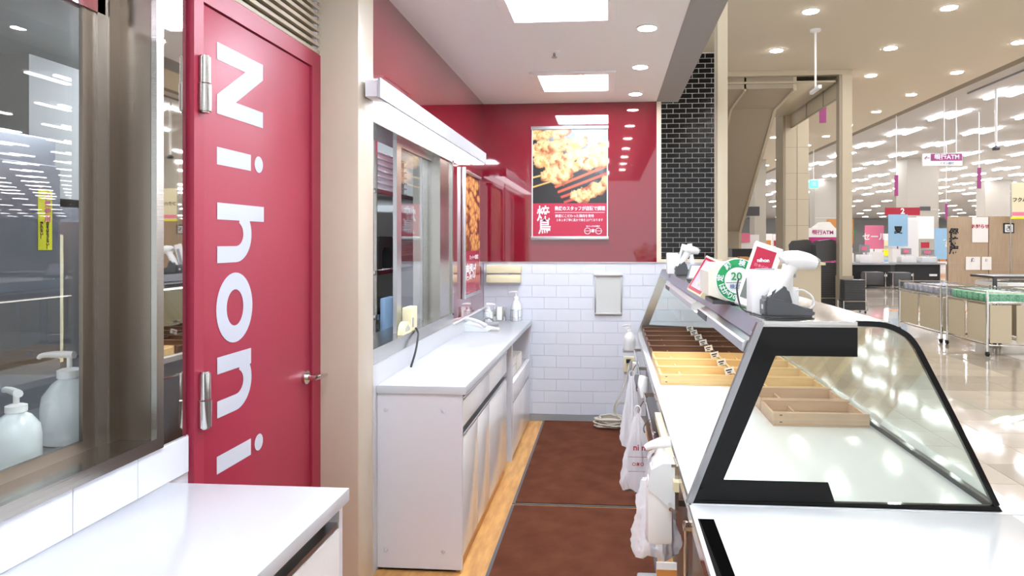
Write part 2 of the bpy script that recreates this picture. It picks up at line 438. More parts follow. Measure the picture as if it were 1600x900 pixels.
def strip_poly(name, segs_list, quads=()):
    m = MB()
    def fc(pts, dx=.0008):
        A = [m.b.verts.new((XL + dx, 1.887 + v, z)) for v, z in pts]; m.b.faces.new(A)
    for out, inn in segs_list:
        for k in range(len(out) - 1): fc([out[k], out[k + 1], inn[k + 1], inn[k]])
    for q in quads: fc(q, .0013)
    return m.build(name, 'doorletter', d)
CAP = .262; XH = .187; st = .05
# N : top bar, diagonal, bottom bar (letter turned a quarter clockwise)
zt, zb = 2.059, 1.847
lpoly('letter', [[(0, zt), (CAP, zt), (CAP, zt - .052), (.10, zb + .052), (CAP, zb + .052), (CAP, zb), (0, zb), (0, zb + .056), (.155, zt - .052), (0, zt - .052)]])
def dotp(cz, ry=.027):
    o, i = ring(.236, cz, .026, ry, 0, 0); return o, i
lpoly('letter', [[(0, 1.748), (XH, 1.748), (XH, 1.696), (0, 1.696)]])
strip_poly('letter_dot', [dotp(1.722)])
# h
def arch(z_top, z_bot, asc):
    c = (z_top + z_bot) / 2; h = z_top - z_bot; t = .05
    quads = [[(0, z_top), (asc, z_top), (asc, z_top - t), (0, z_top - t)], [(0, z_bot + t), (.100, z_bot + t), (.100, z_bot), (0, z_bot)]]
    o, i = ring(.100, z_bot + .088, .0905, .088, .042, .038, -90, 66, 22)
    return quads, o, i
for zt, zb, asc in ((1.583, 1.403, CAP + .005), (1.123, .943, XH)):
    q, o, i = arch(zt, zb, asc)
    strip_poly('letter', [(o, i)], q)
o, i = ring(.096, 1.263, .1, .108, .046, .056); strip_poly('letter', [(o, i)])
lpoly('letter', [[(0, .829), (XH, .829), (XH, .777), (0, .777)]])
strip_poly('letter_dot', [dotp(.803)])
for hz in (1.913, 1.02):
    h = MB().cyl((XD + .022, 1.800, hz + .002), (XD + .022, 1.800, hz + .075), .0165, 20).cyl((XD + .022, 1.800, hz - .077), (XD + .022, 1.800, hz - .002), .0185, 20)
    h.cyl((XD + .022, 1.800, hz + .075), (XD + .022, 1.800, hz + .080), .012).cyl((XD + .022, 1.800, hz - .082), (XD + .022, 1.800, hz - .077), .013)
    h.box(XD + .003, XD + .016, 1.785, 1.835, hz - .075, hz + .0)
    h.build('hinge', 'chrome' if hz < 1.5 else 'steel', d, True)
hd = MB().cyl((XD + .004, 2.455, .95), (XD + .016, 2.455, .95), .026, 24).cyl((XD + .016, 2.455, .95), (XD + .052, 2.455, .95), .011)
hd.tube([(XD + .05, 2.45, .95), (XD + .055, 2.47, .949), (XD + .054, 2.52, .943), (XD + .05, 2.545, .94)], [.012, .013, .012, .010], 10, .6, 4)
hd.build('door_handle', 'chrome', d, True)
# louvre above the door
lv = struct(thing('trim_8', 'tan louvre panel above the red door', 'louvre', (XF, 2.17, 2.21))); del lv['category']
box('louvre_frame', 'blackm', -.04, -.02, -.4, .41, 0, .39, lv)
sm = MB().prism([(-.02, 0), (.012, -.008), (.014, .004), (-.018, .014)], 'y', -.4, .41).build('slat', 'tan', mesh_only=True)
for k in range(13): inst('slat', sm, (0, 0, .012 + k * .0295), lv)

# ================================================================== LIGHTS IN THE BOOTH
for k, y0 in enumerate((4.41, 2.84, 1.27, -.3)):
    names = ['square ceiling lamp panel nearest the red back wall', 'square ceiling lamp panel at top of the photo, before the far one',
             'square ceiling lamp panel above the red door end', 'square ceiling lamp panel behind the camera']
    t = thing('ceiling_lamp', names[k], 'lamp', (-.245, y0 + .3, ZC), group='square ceiling lamp panels')
    m = MB()
    for a0, a1, b0, b1 in ((-.29, .29, -.30, -.235), (-.29, .29, .235, .30), (-.29, -.235, -.235, .235), (.235, .29, -.235, .235)):
        m.box(a0, a1, b0, b1, -.014, .0, .004)
    m.build('lamp_frame', 'reflector', t)
    box('reflector', 'reflector', -.24, .24, -.24, .24, -.003, -.001, t)
    for i in range(4):
        y = -.165 + i * .11
        MB().box(-.23, .23, y - .032, y + .032, -.012, -.005, .003).build('lamp_tube', 'tube', t)
first = None
for k in range(7):
    y = 5.114 - .785 * k
    t = thing('downlight', 'small round downlight in the booth ceiling, %s' % ['nearest the back wall', 'second from the back wall', 'third from the back wall, beside the large lamp', 'fourth from the back wall', 'fifth from the back wall', 'sixth from the back wall', 'seventh from the back wall'][k], 'lamp', (.2, y, ZC), group='booth downlights')
    if first is None:
        first = (MB().lathe([(.056, 0), (.058, -.004), (.05, -.007), (.048, -.003)], seg=32).build('lamp_ring', 'whitepl', t, True), MB().lathe([(.046, -.004), (.046, -.008)], seg=32).build('lamp_disc', 'boothdown', t))
    else:
        for c in first: q = c.copy(); COL.objects.link(q); q.parent = t
sp = thing('sprinkler', 'small metal sprinkler head in the white booth ceiling', 'sprinkler', (-.327, 3.957, ZC))
MB().lathe([(.03, 0), (.03, -.004), (.012, -.008)]).build('plate', 'whitepl', sp, True)
MB().lathe([(.007, -.006), (.007, -.03), (.016, -.032), (.016, -.036)]).build('head', 'gunsteel', sp, True)
# wall mounted light trough over window_2
t = thing('wall_lamp', 'long white wall lamp above the kitchen window', 'lamp', (XW, 3.775, 2.05))
MB().box(.045, .098, -1.15, 1.155, .004, .072, .002).build('housing', 'white_side', t)
MB().box(.098, .11, -1.157, 1.16, -.002, .079, .001).build('front_cover', mat('lamp_cover_paint', (168, 171, 178), .4), t)
MB().box(0.001, .045, -1.0, 1.12, .02, .07, .001).build('wall_bracket', 'white_side', t)
MB().box(0.012, .095, -1.01, 1.15, -.006, .008, .003).build('diffuser', 'led', t)
# ================================================================== POSTERS
def n2(U, V, s, seed=0, octv=4):
    out = np.zeros(U.shape)
    for j in range(U.shape[0]):
        for i in range(U.shape[1]):
            out[j, i] = mnoise.fractal(Vector((U[j, i] * s + seed, V[j, i] * s, seed * .7)), 0.6, 2.0, octv)
    return out
def L3(r, g, b): return np.array(lin(r, g, b)[:3])
def mixc(a, b, t): t = np.clip(t, 0, 1)[..., None]; return a * (1 - t) + b * t
rng = np.random.RandomState(3)
def lumps(col, U, V, items, asp, N):
    for (cx, cy, rx, ry, an, seed) in items:
        ca, sa = math.cos(an), math.sin(an)
        dx = (U - cx); dy = (V - cy) * asp
        x = (dx * ca + dy * sa) / rx; y = (-dx * sa + dy * ca) / ry
        dd = np.sqrt(x * x + y * y) + N * .36
        inside = np.clip((1 - dd) / .10, 0, 1)
        sh = np.clip(1.15 - dd * .9 + (-x * .12 + y * .22), 0, 1)
        c = mixc(L3(138, 70, 26), L3(246, 208, 146), sh * 1.0 + N * .75)
        c = mixc(c, L3(196, 110, 40), np.clip(N * 2.6 - .55, 0, .8))
        col = mixc(col, c, inside)
    return col
def yakitori(U, V):
    N = n2(U, V, 9, 3.3); N2 = n2(U, V, 3, 8.1)
    col = np.ones(U.shape + (3,)) * L3(26, 22, 22)
    col = mixc(col, L3(150, 160, 166), np.clip((V - .62) * 1.6 + (U - .35) * .9 + N2 * .5, 0, .8))
    def bar(u0, v0, u1, v1, wd, c, col):
        dx, dy = u1 - u0, v1 - v0; L = math.hypot(dx, dy); t = ((U - u0) * dx + (V - v0) * dy) / L / L; ds = np.abs((U - u0) * dy - (V - v0) * dx) / L
        return mixc(col, c, np.clip((wd - ds) / .012, 0, 1) * (t > 0) * (t < 1))
    for k in range(4): col = bar(.30 + k * .04, .22 - k * .07, 1.0, .50 - k * .10, .022, L3(206 - k * 12, 88 - k * 8, 56), col)
    col = bar(0, .35, .20, .40, .014, L3(232, 190, 110), col); col = bar(0, .22, .26, .30, .014, L3(226, 180, 96), col)
    its = []
    rows = [(.05, .92, .42, .96, 5, .085), (.05, .74, .62, .80, 7, .105), (.12, .56, .95, .68, 9, .105), (.22, .42, .66, .52, 5, .1), (.62, .06, 1.0, .26, 6, .09), (.30, .32, .42, .36, 2, .11), (.75, .52, .95, .55, 3, .08)]
    for (u0, v0, u1, v1, n, r) in rows:
        for k in range(n):
            t = k / max(1, n - 1); its.append((u0 + (u1 - u0) * t + rng.uniform(-.02, .02), v0 + (v1 - v0) * t + rng.uniform(-.03, .03), r * rng.uniform(1.0, 1.4), r * rng.uniform(.8, 1.1), rng.uniform(-.8, .8), k))
    return np.clip(lumps(col, U, V, its, 1.0, N), 0, 1)
def karaage(U, V):
    N = n2(U, V, 10, 5.7); col = np.ones(U.shape + (3,)) * L3(120, 60, 30); its = []
    for k in range(70): its.append((rng.uniform(0, 1), rng.uniform(0, 1), rng.uniform(.10, .17), rng.uniform(.09, .14), rng.uniform(-1.5, 1.5), k))
    col = lumps(col, U, V, its, 1.9, N)
    return np.clip(col * np.array([.95, .74, .50]), 0, 1)
p = thing('wall_poster', 'framed poster of grilled chicken skewers on the red back wall', 'poster', (-.3215, YB, 1.9455))
PW, PH = .62, .915
box('backing', 'whitepl', -PW / 2, PW / 2, -.012, -.002, -PH / 2, PH / 2, p)
MB().box(-PW / 2 - .006, PW / 2 + .006, -.026, -.002, PH / 2 - .022, PH / 2 + .006, .004).build('snap_rail', 'alu', p, True)
MB().box(-PW / 2 - .006, PW / 2 + .006, -.026, -.002, -PH / 2 - .006, -PH / 2 + .024, .004).build('snap_rail', 'alu', p, True)
paint('photo_print', PW - .016, .60, 120, 116, yakitori, FY(0, -.0135, PH / 2 - .022 - .30), p)
box('caption_panel', 'posterred', -PW / 2 + .008, PW / 2 - .008, -.0145, -.012, -PH / 2 + .024, PH / 2 - .622, p)
zc0 = -PH / 2
text('caption', '焼', .135, 'letter', FY(-.215, -.0155, zc0 + .2), p, .0016, sx=.8)
text('caption', '鳥', .135, 'letter', FY(-.205, -.0155, zc0 + .095), p, .0016, sx=.8)
text('caption', '熟練のスタッフが店頭で調理', .0375, 'letter', FY(.083, -.0155, zc0 + .248), p, .0005, sx=.84)
box('caption_rule', 'letter', -.12, .285, -.0152, -.0145, zc0 + .216, zc0 + .2185, p)
text('caption', '鮮度にこだわった鶏肉を使用', .027, 'letter', FY(.04, -.0155, zc0 + .188), p, .0001, sx=.9)
text('caption', '１本１本丁寧に直火で焼き上げております', .024, 'letter', FY(.08, -.0155, zc0 + .155), p, .0, sx=.84)
text('caption', 'おいしさをお届け', .014, 'letter', FY(.19, -.0155, zc0 + .105), p, .0003)
m = MB()
for cx in (.145, .235):
    for k in range(24):
        a0, a1 = 2 * math.pi * k / 24, 2 * math.pi * (k + 1) / 24
        m.quad([(cx + r * math.cos(a), -.0154, zc0 + .067 + r * math.sin(a)) for r, a in ((.026, a0), (.026, a1), (.0225, a1), (.0225, a0))])
    m.box(cx - .02, cx + .02, -.0154, -.0148, zc0 + .066, zc0 + .069)
m.build('emblem', 'letter', p); text('caption', '本', .034, 'letter', FY(.19, -.0155, zc0 + .067), p, .0008)
p = thing('side_poster', 'narrow framed poster of fried chicken on the left red wall', 'poster', (XW, 4.885, 1.52))
box('backing', 'whitepl', .002, .014, -.29, .29, -.44, .45, p)
MB().box(.002, .03, -.305, -.282, -.455, .47, .004).build('side_rail', 'alu', p, True)
MB().box(.002, .03, -.29, .29, .43, .455, .004).build('snap_rail', 'alu', p, True)
MB().box(.002, .03, -.29, .29, -.45, -.425, .004).build('snap_rail', 'alu', p, True)
paint('photo_print', .56, .55, 60, 60, karaage, FX(.0155, 0, .155), p)
box('caption_panel', 'posterred', .012, .0152, -.28, .28, -.425, -.12, p)
text('caption', '唐揚げ', .12, 'letter', FX(.0158, -.05, -.28), p, .003); text('caption', 'ジューシーな国産鶏', .036, 'letter', FX(.0158, .06, -.17), p, .0008)

# ================================================================== WALL FITTINGS
t = thing('paper_dispenser', 'cream roll dispenser on the tiled back wall', 'dispenser', (-.855, YB - .006, 1.205))
MB().box(-.143, .143, -.075, 0, .008, .07, .008).build('upper_cover', 'creampl', t, True)
MB().box(-.14, .14, -.09, 0, -.07, -.005, .010).build('lower_cover', 'creampl', t, True)
MB().box(-.135, .135, -.06, -.01, -.008, .01).box(-.04, .04, -.08, -.01, -.018, .006).build('slot', 'grey', t)
t = thing('notice_holder', 'empty aluminium notice frame on the tiled back wall', 'frame', (-.008, YB - .006, 1.04))
MB().box(-.111, -.1, -.014, 0, -.16, .16, .003).box(.1, .111, -.014, 0, -.16, .16, .003).box(-.117, .117, -.018, 0, .145, .168, .004).box(-.111, .111, -.018, 0, -.168, -.147, .004).build('frame_rail', 'alu', t, True)
box('cover_sheet', 'board', -.1, .1, -.006, 0, -.148, .146, t).data.materials[0] = mat('pale_sheet', (200, 202, 200), .25)
# ================================================================== WORKTOPS AND CABINETS
wt = tag(box('worktop', 'white_lam', XW + .001, -.629, 2.88, YB - .02, .795, .83, None, .002), 'long white worktop beneath the sliding kitchen window', 'worktop')
t = thing('base_cabinet', 'white glossy base cabinets under the long worktop', 'cabinet', (XW, 2.89, 0))
W = .383   # carcass depth
c = MB().box(.001, W, 0, .02, .02, .793).box(.001, W - .03, .02, 1.28, .06, .74).box(.001, W - .03, .02, 1.28, .0, .06)
c.build('carcass', 'white_side', t); MB().box(W - .0298, W - .026, .02, 1.28, .764, .794).box(W - .0298, W - .026, .02, 1.28, .60, .646).build('recess_shade_strip', 'dgrey', t)  # dark strips paint the shade inside the handle recesses
for z in (.72, .10):
    for x in (.04, .30): MB().lathe([(.010, 0), (.009, .004), (.002, .006)], seg=16, T=Matrix.Translation((x + .0, 0, z)) @ Matrix.Rotation(R(90), 4, 'X')).build('screw_cap', 'white_lam', t, True)
rail = lambda y0, y1, z, par: MB().prism([(W - .026, z - .006), (W + .001, z - .010), (W + .004, z), (W + .001, z + .004), (W - .006, z - .001), (W - .026, z - .001)], 'y', y0, y1).build('handle_rail', 'alu', par)
secs = [(.024, .67), (.674, 1.278)]
for a, b in secs:
    dr = box('drawer', 'white_gloss', W - .028, W, a, b, .645, .765, t, .0015); rail(a, b, .772, dr)
for a, b in ((.024, .352), (.356, .67), (.674, 1.278)):
    dr = box('cabinet_door', 'white_gloss', W - .028, W, a, b, .07, .602, t, .0015); rail(a, b, .612, dr)
box('plinth', 'ply', .001, W - .015, .02, 1.28, .0, .055, t)
box('gable', 'white_side', .001, W - .0, 1.50, 1.53, .004, .793, t)
t2 = thing('drawer_cabinet', 'white cabinet with open top shelf at the far end of the worktop', 'cabinet', (XW, 4.425, 0))
MB().box(.001, W, 0, .015, .02, .793).box(.001, W, .93, .95, .02, .793).box(.001, W - .03, .015, .93, .06, .52).box(.001, .02, .015, .93, .52, .793).build('carcass', 'white_side', t2)
dr = box('drawer', 'white_gloss', W - .028, W + .004, .015, .93, .40, .515, t2, .0015); rail(.015, .93, .392, dr)
dr = box('cabinet_door', 'white_gloss', W - .028, W + .002, .015, .93, .03, .375, t2, .0015)
for k, (y, z, h, lb) in enumerate(((4.62, .52, .07, 'white paper pack on the open cabinet shelf, nearest'), (4.95, .52, .11, 'white paper pack on the open cabinet shelf, furthest'), (4.66, .592, .06, 'flat white box stacked on a paper pack in the cabinet'))):
    tag(box('paper_pack', 'paper', -.93, -.67, y - .13, y + .13, z + .001, z + h, None, .008), lb, 'paper pack', 'packs in the open cabinet shelf')
# foreground counter
t = thing('front_counter', 'white counter in the left foreground before the red door', 'counter', (XF, 1.676, 0))
box('countertop', 'white_lam', .001, .497, -2.6, 0, .797, .83, t, .002)
box('carcass', 'white_side', .001, .44, -2.6, -.02, .0, .795, t)
box('handle_rail', 'alu', .44, .475, -2.6, -.02, .735, .748, t); box('drawer', 'white_gloss', .445, .478, -2.6, -.02, .30, .733, t, .0015)
box('side_gable', 'white_side', .44, .478, -.02, 0, 0, .795, t)
box('rail_shadow_strip', 'blackm', .438, .442, -2.6, -.02, .748, .795, t)  # black strip stands in for the shadow under the countertop

# small things on the back worktop
def pump(name, lb, loc, r, h, m1='clearpl', neck='whitepl', ang=0, sc=1.0, group=None, label_red=False, nozzle=.05, cradle=False):
    t = thing(name, lb, 'bottle', loc, ang, group)
    b = MB().lathe([(r * .92, 0), (r, .006), (r, h * .45), (r * .93, h * .62), (r * .6, h * .78), (r * .36, h * .84), (r * .36, h * .87)], seg=32).build('bottle', m1, t, True)
    MB().lathe([(r * .44, h * .85), (r * .44, h * .95), (r * .30, h * .97), (.006, h * .98), (.006, h * 1.14)], seg=24).build('collar', neck, t, True)
    MB().tube([(-.012, 0, h * 1.15), (nozzle * .5, 0, h * 1.155), (nozzle, 0, h * 1.14), (nozzle * 1.12, 0, h * 1.10)], [.011, .010, .007, .005], 10, .8, 4).build('nozzle', neck, t, True)
    if label_red:
        m = MB(); n = 10
        for k in range(n):
            a0 = R(-135 + 90 * k / n); a1 = R(-135 + 90 * (k + 1) / n); q = r * 1.01
            m.quad([(q * math.cos(a0), q * math.sin(a0), h * .38), (q * math.cos(a1), q * math.sin(a1), h * .40), (q * math.cos(a1), q * math.sin(a1), h * .52), (q * math.cos(a0), q * math.sin(a0), h * .47)])
        m.build('red_label', 'redink', t)
    if cradle:
        m = MB()
        for z in (.03, .09): m.tube([((r + .004) * math.cos(a), (r + .004) * math.sin(a), z) for a in [2 * math.pi * k / 20 for k in range(21)]], .0016, 6)
        for k in range(6): a = 2 * math.pi * k / 6; m.cyl(((r + .004) * math.cos(a), (r + .004) * math.sin(a), .0), ((r + .004) * math.cos(a), (r + .004) * math.sin(a), .09), .0016, 6)
        m.build('wire_cradle', 'chrome', t)
    return t
pump('soap_pump', 'squat white soap pump bottle at the worktop corner by the wall', (-.955, 5.20, .8305), .036, .125, cradle=True, ang=R(0))
pump('spray_bottle', 'tall pump bottle with red label at the worktop end', (-.75, 5.33, .8305), .043, .20, label_red=True, cradle=True, ang=R(180))
t = thing('tool_holder', 'square steel holder with white sponge at the worktop end', 'holder', (-.885, 5.345, .8305))
MB().box(-.05, -.046, -.03, .03, 0, .105).box(.046, .05, -.03, .03, 0, .105).box(-.05, .05, .026, .03, 0, .105).box(-.05, .05, -.03, .03, 0, .004).build('holder_body', 'chrome', t)
MB().box(-.022, .022, -.028, .02, .004, .108, .008).build('sponge', 'whitepl', t, True)
# phone
t = thing('telephone', 'pale grey desk telephone on the white worktop', 'telephone', (-.985, 4.74, .8305), R(-6))
MB().prism([(-.10, 0), (.14, 0), (.145, .012), (-.06, .058), (-.10, .05)], 'y', -.08, .10).build('body', 'clearpl', t)
MB().box(-.02, .10, -.05, .08, .0, .002, T=Matrix.Translation((0, 0, .042)) @ Matrix.Rotation(R(13), 4, 'Y')).build('keypad', 'grey', t)
MB().tube([(-.10, -.045, .062), (-.07, -.045, .085), (0, -.045, .082), (.07, -.045, .062), (.115, -.045, .036)], [.016, .022, .014, .015, .02], 12, .75, 5).build('handset', 'whitepl', t, True)
m = MB(); m.tube([(.12 + .085 * k / 60 , -.02 + .02 * math.sin(k / 20) + .011 * math.cos(k * .9), .012 + .010 * math.sin(k * .9)) for k in range(61)], .0032, 6)
m.build('coiled_cord', 'whitepl', t, True)
t = thing('cash_tray', 'flat grey tray with clip behind the telephone', 'tray', (-.935, 5.04, .8305), R(8))
MB().box(-.09, .09, -.06, .06, 0, .014, .004).build('tray_base', 'grey', t, True); MB().tube([(-.03, .02, .014), (-.02, .02, .045), (.02, .02, .05), (.06, .02, .02)], [.012, .012, .01, .006], 10, .5, 4).build('clip', 'chrome', t, True)
# intercom on window sill
t = thing('intercom', 'cream two part intercom speaker on the window ledge', 'intercom', (XW - .028, 3.40, .998))
MB().box(-.02, .028, .0, .115, 0, .125, .006).build('handset_body', 'creampl', t, True)
m = MB().prism([(-.07 + .06 + .07 * math.cos(R(a)) * 1 - .06, .062 * math.sin(R(a))) for a in range(0, 181, 12)], 'x', .0, .03).build('speaker_dome', 'creampl', t, True)
g = MB()
for k in range(5): g.box(.0302, .031, -.1 + k * .016, -.092 + k * .016, .012, .03 + .008 * min(k, 4 - k))
g.build('speaker_grille', 'grey', t); MB().box(.0282, .0295, .02, .045, .02, .07).build('button_panel', 'grey', t)
tag(MB().tube([(XW + .004, 3.47, 1.01), (XW + .02, 3.46, .985), (XW + .03, 3.42, .96), (XW + .035, 3.36, .90), (XW + .03, 3.30, .834)], .0055, 8, smooth=6).build('cable', 'cabled', None, True), 'black cord from the cream intercom down to the worktop', 'cord')

# ================================================================== INSIDE THE KITCHEN
for k, (x, y, r, h, lb, ang) in enumerate(((-1.345, 1.415, .048, .15, 'squat clear foam soap bottle behind the front window glass', R(150)), (-1.375, 1.60, .062, .2, 'large round clear pump bottle behind the front window, right one', R(185)))):
    pump('soap_bottle', lb, (x, y, .959 if k == 0 else .959), r, h * .95, ang=ang, nozzle=.07, group='soap bottles behind the front window')
struct(box('trim_9', 'ksteel', -1.75, -1.451, 0.1, 2.5, .90, .957), 'steel kitchen ledge behind the front window')
t = thing('refrigerator', 'tall steel kitchen refrigerator behind the front window', 'refrigerator', (-2.4, 2.35, 0.012))
box('body', 'ksteel', -.7, 0, -.55, .37, 0, 1.9, t, .01)
for z0, z1 in ((.1, .95), (.97, 1.78)): 
    dd = box('fridge_door', 'ksteel', 0, .03, -.54, .36, z0, z1, t, .006); box('handle', 'blackm', .03, .05, -.5, -.48, z0 + .25, z1 - .25, dd)
tk = box('yellow_sticker', 'yellow', .0302, .031, .245, .315, 1.42, 1.67, t); tk['label'] = 'yellow vertical warning sticker'
for i, ch in enumerate('火気使用'): text('warning_text', ch, .032, 'pink', FX(.0314, .292, 1.645 - i * .032), tk, .001)
for c0, s0 in ((.292, '目をはなさない！'), (.262, '離れない！')):
    for i, ch in enumerate(s0): text('warning_text', ch, .016, 'ink', FX(.0314, c0, 1.53 - i * .0145), tk, .0006)
t = thing('steel_cabinet', 'lower steel appliance with blue disc behind the front window', 'appliance', (-2.6, 3.25, 0.012))
box('body', 'ksteel', -.6, 0, -.45, .6, 0, 1.62, t, .01); box('panel', 'alu', 0, .012, -.42, .56, .9, 1.55, t); box('top_panel', 'kitchen', -.6, .0, -.45, .6, 1.66, 2.3, t)
MB().cyl((.0, -.1, 1.83), (.006, -.1, 1.83), .022, 20).build('blue_disc', 'bluedk', t)
tag(box('yellow_strip', 'yellow', -2.585, -2.575, 2.93, 2.96, .9, 1.5), 'narrow yellow strip on the steel appliance edge', 'strip').data.materials[0] = M['creampl']
# rack with trays seen through window_2
t = thing('storage_rack', 'steel rack seen through the open sliding window', 'rack', (-1.75, 4.45, 0.012))
for x in (-.35, .33):
    for y in (-.5, .8): MB().cyl((x, y, 0), (x, y, 2.2), .014, 10).build('upright', 'steel', t)
for z in (.5, .98, 1.25, 1.75): box('shelf', 'steelh', -.36, .34, -.52, .84, z, z + .03, t, .003)
tr = None
for k in range(7):
    lb = 'grey food tray in the stack on the upper rack shelf, %s' % ['lowest', 'second up', 'third up', 'fourth up', 'fifth up', 'sixth up', 'topmost'][k]
    if tr is None:
        tr = MB().box(-.26, .26, -.34, .34, 0, .036, .012).box(-.275, .275, -.355, .355, .03, .038, .003).build('food_tray', 'tray', mesh_only=True)
    tag(inst('food_tray', tr, (-1.76, 4.45, 1.781 + k * .039)), lb, 'tray', 'stacked food trays')
for k in range(5): tag(inst('food_tray', tr, (-1.80, 4.88, 1.281 + k * .039)), 'grey food tray on the middle rack shelf, %s' % ['lowest', 'second up', 'third up', 'fourth up', 'topmost'][k], 'tray', 'food trays on the middle shelf')
t = thing('black_appliance', 'small black appliance with arched opening behind the sliding window', 'appliance', (-1.53, 4.20, 1.2805))
m = MB(); m.prism([(-.16, .012), (-.16, .19), (-.13, .22), (.10, .22), (.13, .19), (.13, .012), (.07, .012), (.07, .12), (.04, .15), (-.06, .15), (-.09, .12), (-.09, .012)], 'x', -.08, .1)
m.build('body', 'blackm', t); box('tray', 'whitepl', -.10, .12, -.2, .2, 0, .012, t, .004)
cb = MB().box(-1.4095, -1.372, 4.0, 4.17, .82, 1.12, .014).box(-1.4095, -1.385, 4.16, 4.36, .78, 1.10, .010)
tag(cb.build('cloth', 'towel', None, True), 'pale blue cloth hanging on the rack behind the sliding window', 'cloth')
kl = thing('added_kitchen_lamp', 'unseen lamp added to light the kitchen behind the sliding window', 'lamp', (-1.9, 3.95, ZC)); box('housing', 'reflector', -.6, .6, -.16, .16, -.04, 0, kl); MB().box(-.58, .58, -.12, .12, -.05, -.04).build('diffuser', emis('added_kitchen_glow', (228, 240, 255), 48), kl)  # out of view, added to brighten the rack and trays
kl = thing('added_kitchen_lamp', 'unseen lamp added to light the kitchen behind the front window', 'lamp', (-2.9, 1.0, ZC)); box('housing', 'reflector', -.6, .6, -.16, .16, -.04, 0, kl); MB().box(-.58, .58, -.12, .12, -.05, -.04).build('diffuser', emis('added_kitchen_glow_dim', (235, 242, 255), 4.5), kl)  # added fill lamp, never seen, lifts the dim front kitchen

# ================================================================== DISPLAY CASE
XI, XO, ZD = .208, .98, .80; Y0, Y1 = 1.72, 4.94; ZS = 1.263
dc = thing('display_case', 'glass display case with white deck and black edged end panel', 'display case', (0, 0, 0))
box('deck', 'deck', XI, XO + .05, Y0 - .01, Y1, ZD - .03, ZD, dc, .003)
box('edge_strip', 'chrome', XI - .006, XI - .0005, Y0 - .01, Y1, ZD - .032, ZD - .003, dc)
box('case_body', 'gunsteel', XI + .06, XO, Y0, Y1, .12, ZD - .03, dc); box('plinth', 'blackm', XI + .12, XO - .06, Y0 + .04, Y1, .004, .12, dc)
# profile (x,z) of the end panel
def arc(pts, n=8):
    q = []
    for i in range(len(pts) - 1):
        p0 = pts[max(i - 1, 0)]; p1 = pts[i]; p2 = pts[i + 1]; p3 = pts[min(i + 2, len(pts) - 1)]
        for k in range(n):
            t = k / n; q.append(tuple(0.5 * ((2 * p1[a]) + (p2[a] - p0[a]) * t + (2 * p0[a] - 5 * p1[a] + 4 * p2[a] - p3[a]) * t * t + (3 * p1[a] - p0[a] - 3 * p2[a] + p3[a]) * t ** 3) for a in (0, 1)))
    q.append(pts[-1]); return q
curve = arc([(.62, ZS - .001), (.68, ZS - .004), (.72, ZS - .018), (.755, 1.216), (.797, 1.137), (.875, .98), (.953, .815)], 6)
prof = [(XI, ZD + .008), (.385, ZS)] + curve
MB().prism(prof, 'y', Y0, Y0 + .008).build('end_glass', 'cglass', dc)
# black printed border, built as separate quads on the outside of the end glass
yb = Y0 - .0012
m = MB()
m.prism([(XI, ZD + .008), (.385, ZS), (.46, ZS), (.46, 1.178), (.419, 1.178), (.290, .862), (.278, ZD + .008)], 'y', yb, yb + .001)
m.prism([(.46, 1.178), (.46, ZS), (.62, ZS), (.62, 1.178)], 'y', yb, yb + .001)
m.prism([(.278, ZD + .008), (.290, .862), (.548, .862), (.566, ZD + .008)], 'y', yb, yb + .001)
m.build('black_border', 'black', dc)
e = MB()
for a, b in zip(curve, curve[1:]):
    dx, dz = b[0] - a[0], b[1] - a[1]; L = math.hypot(dx, dz); nx, nz = -dz / L * .007, dx / L * .007
    e.prism([(a[0] - nx * -1, a[1] - nz * -1 * 1), (b[0] + nx, b[1] + nz), (b[0] - nx, b[1] - nz), (a[0] - nx, a[1] - nz)], 'y', Y0 - .003, Y0 + .011)
e.prism([(XI, ZD), (XI, ZD + .008), (.958, ZD + .014), (.965, ZD + .002)], 'y', Y0 - .003, Y0 + .011)
e.build('edge_gasket', 'black', dc)
sl = .455 / .177
MB().prism([(XI - .012, ZD), (XI + .004, ZD), (.392, ZS), (.374, ZS)], 'y', Y0 - .004, Y0 + .014).build('edge_trim', 'gunsteel', dc)
# far end panel
MB().prism([(XI, ZD), (.385, ZS), (.45, ZS), (.29, ZD + .06), (XO - .02, ZD + .03), (XO - .02, ZD)], 'y', Y1 - .03, Y1 - .01).build('far_end_panel', 'steelh', dc)
MB().prism(prof, 'y', Y1 - .008, Y1).build('far_end_glass', 'cglass', dc)
# front glass (curved), a thin shell along Y, in three lengths
inner = [(x - .006, z - .003) for x, z in curve]
for a, b in ((Y0 + .012, 2.78), (2.785, 3.86), (3.865, Y1 - .012)):
    MB().prism(curve + inner[::-1], 'y', a, b).build('front_glass', 'cglass', dc, True)
MB().box(.945, .965, Y0 + .012, Y1, ZD, ZD + .014).build('front_channel', 'black', dc)
# top shelf
box('top_shelf', 'steelh', .385, .70, Y0 - .002, Y1, ZS - .012, ZS + .003, dc, .002)
MB().prism([(.385, ZS + .003), (.366, 1.222), (.374, 1.218), (.395, ZS - .012)], 'y', Y0 + .015, Y1 - .02).build('shelf_fascia', 'fasc2', dc)
MB().box(.367, .380, Y0 + .02, Y0 + .04, 1.19, 1.235).box(.36, .38, Y0 + .05, Y0 + .06, 1.195, 1.215).build('bracket', 'chrome', dc)
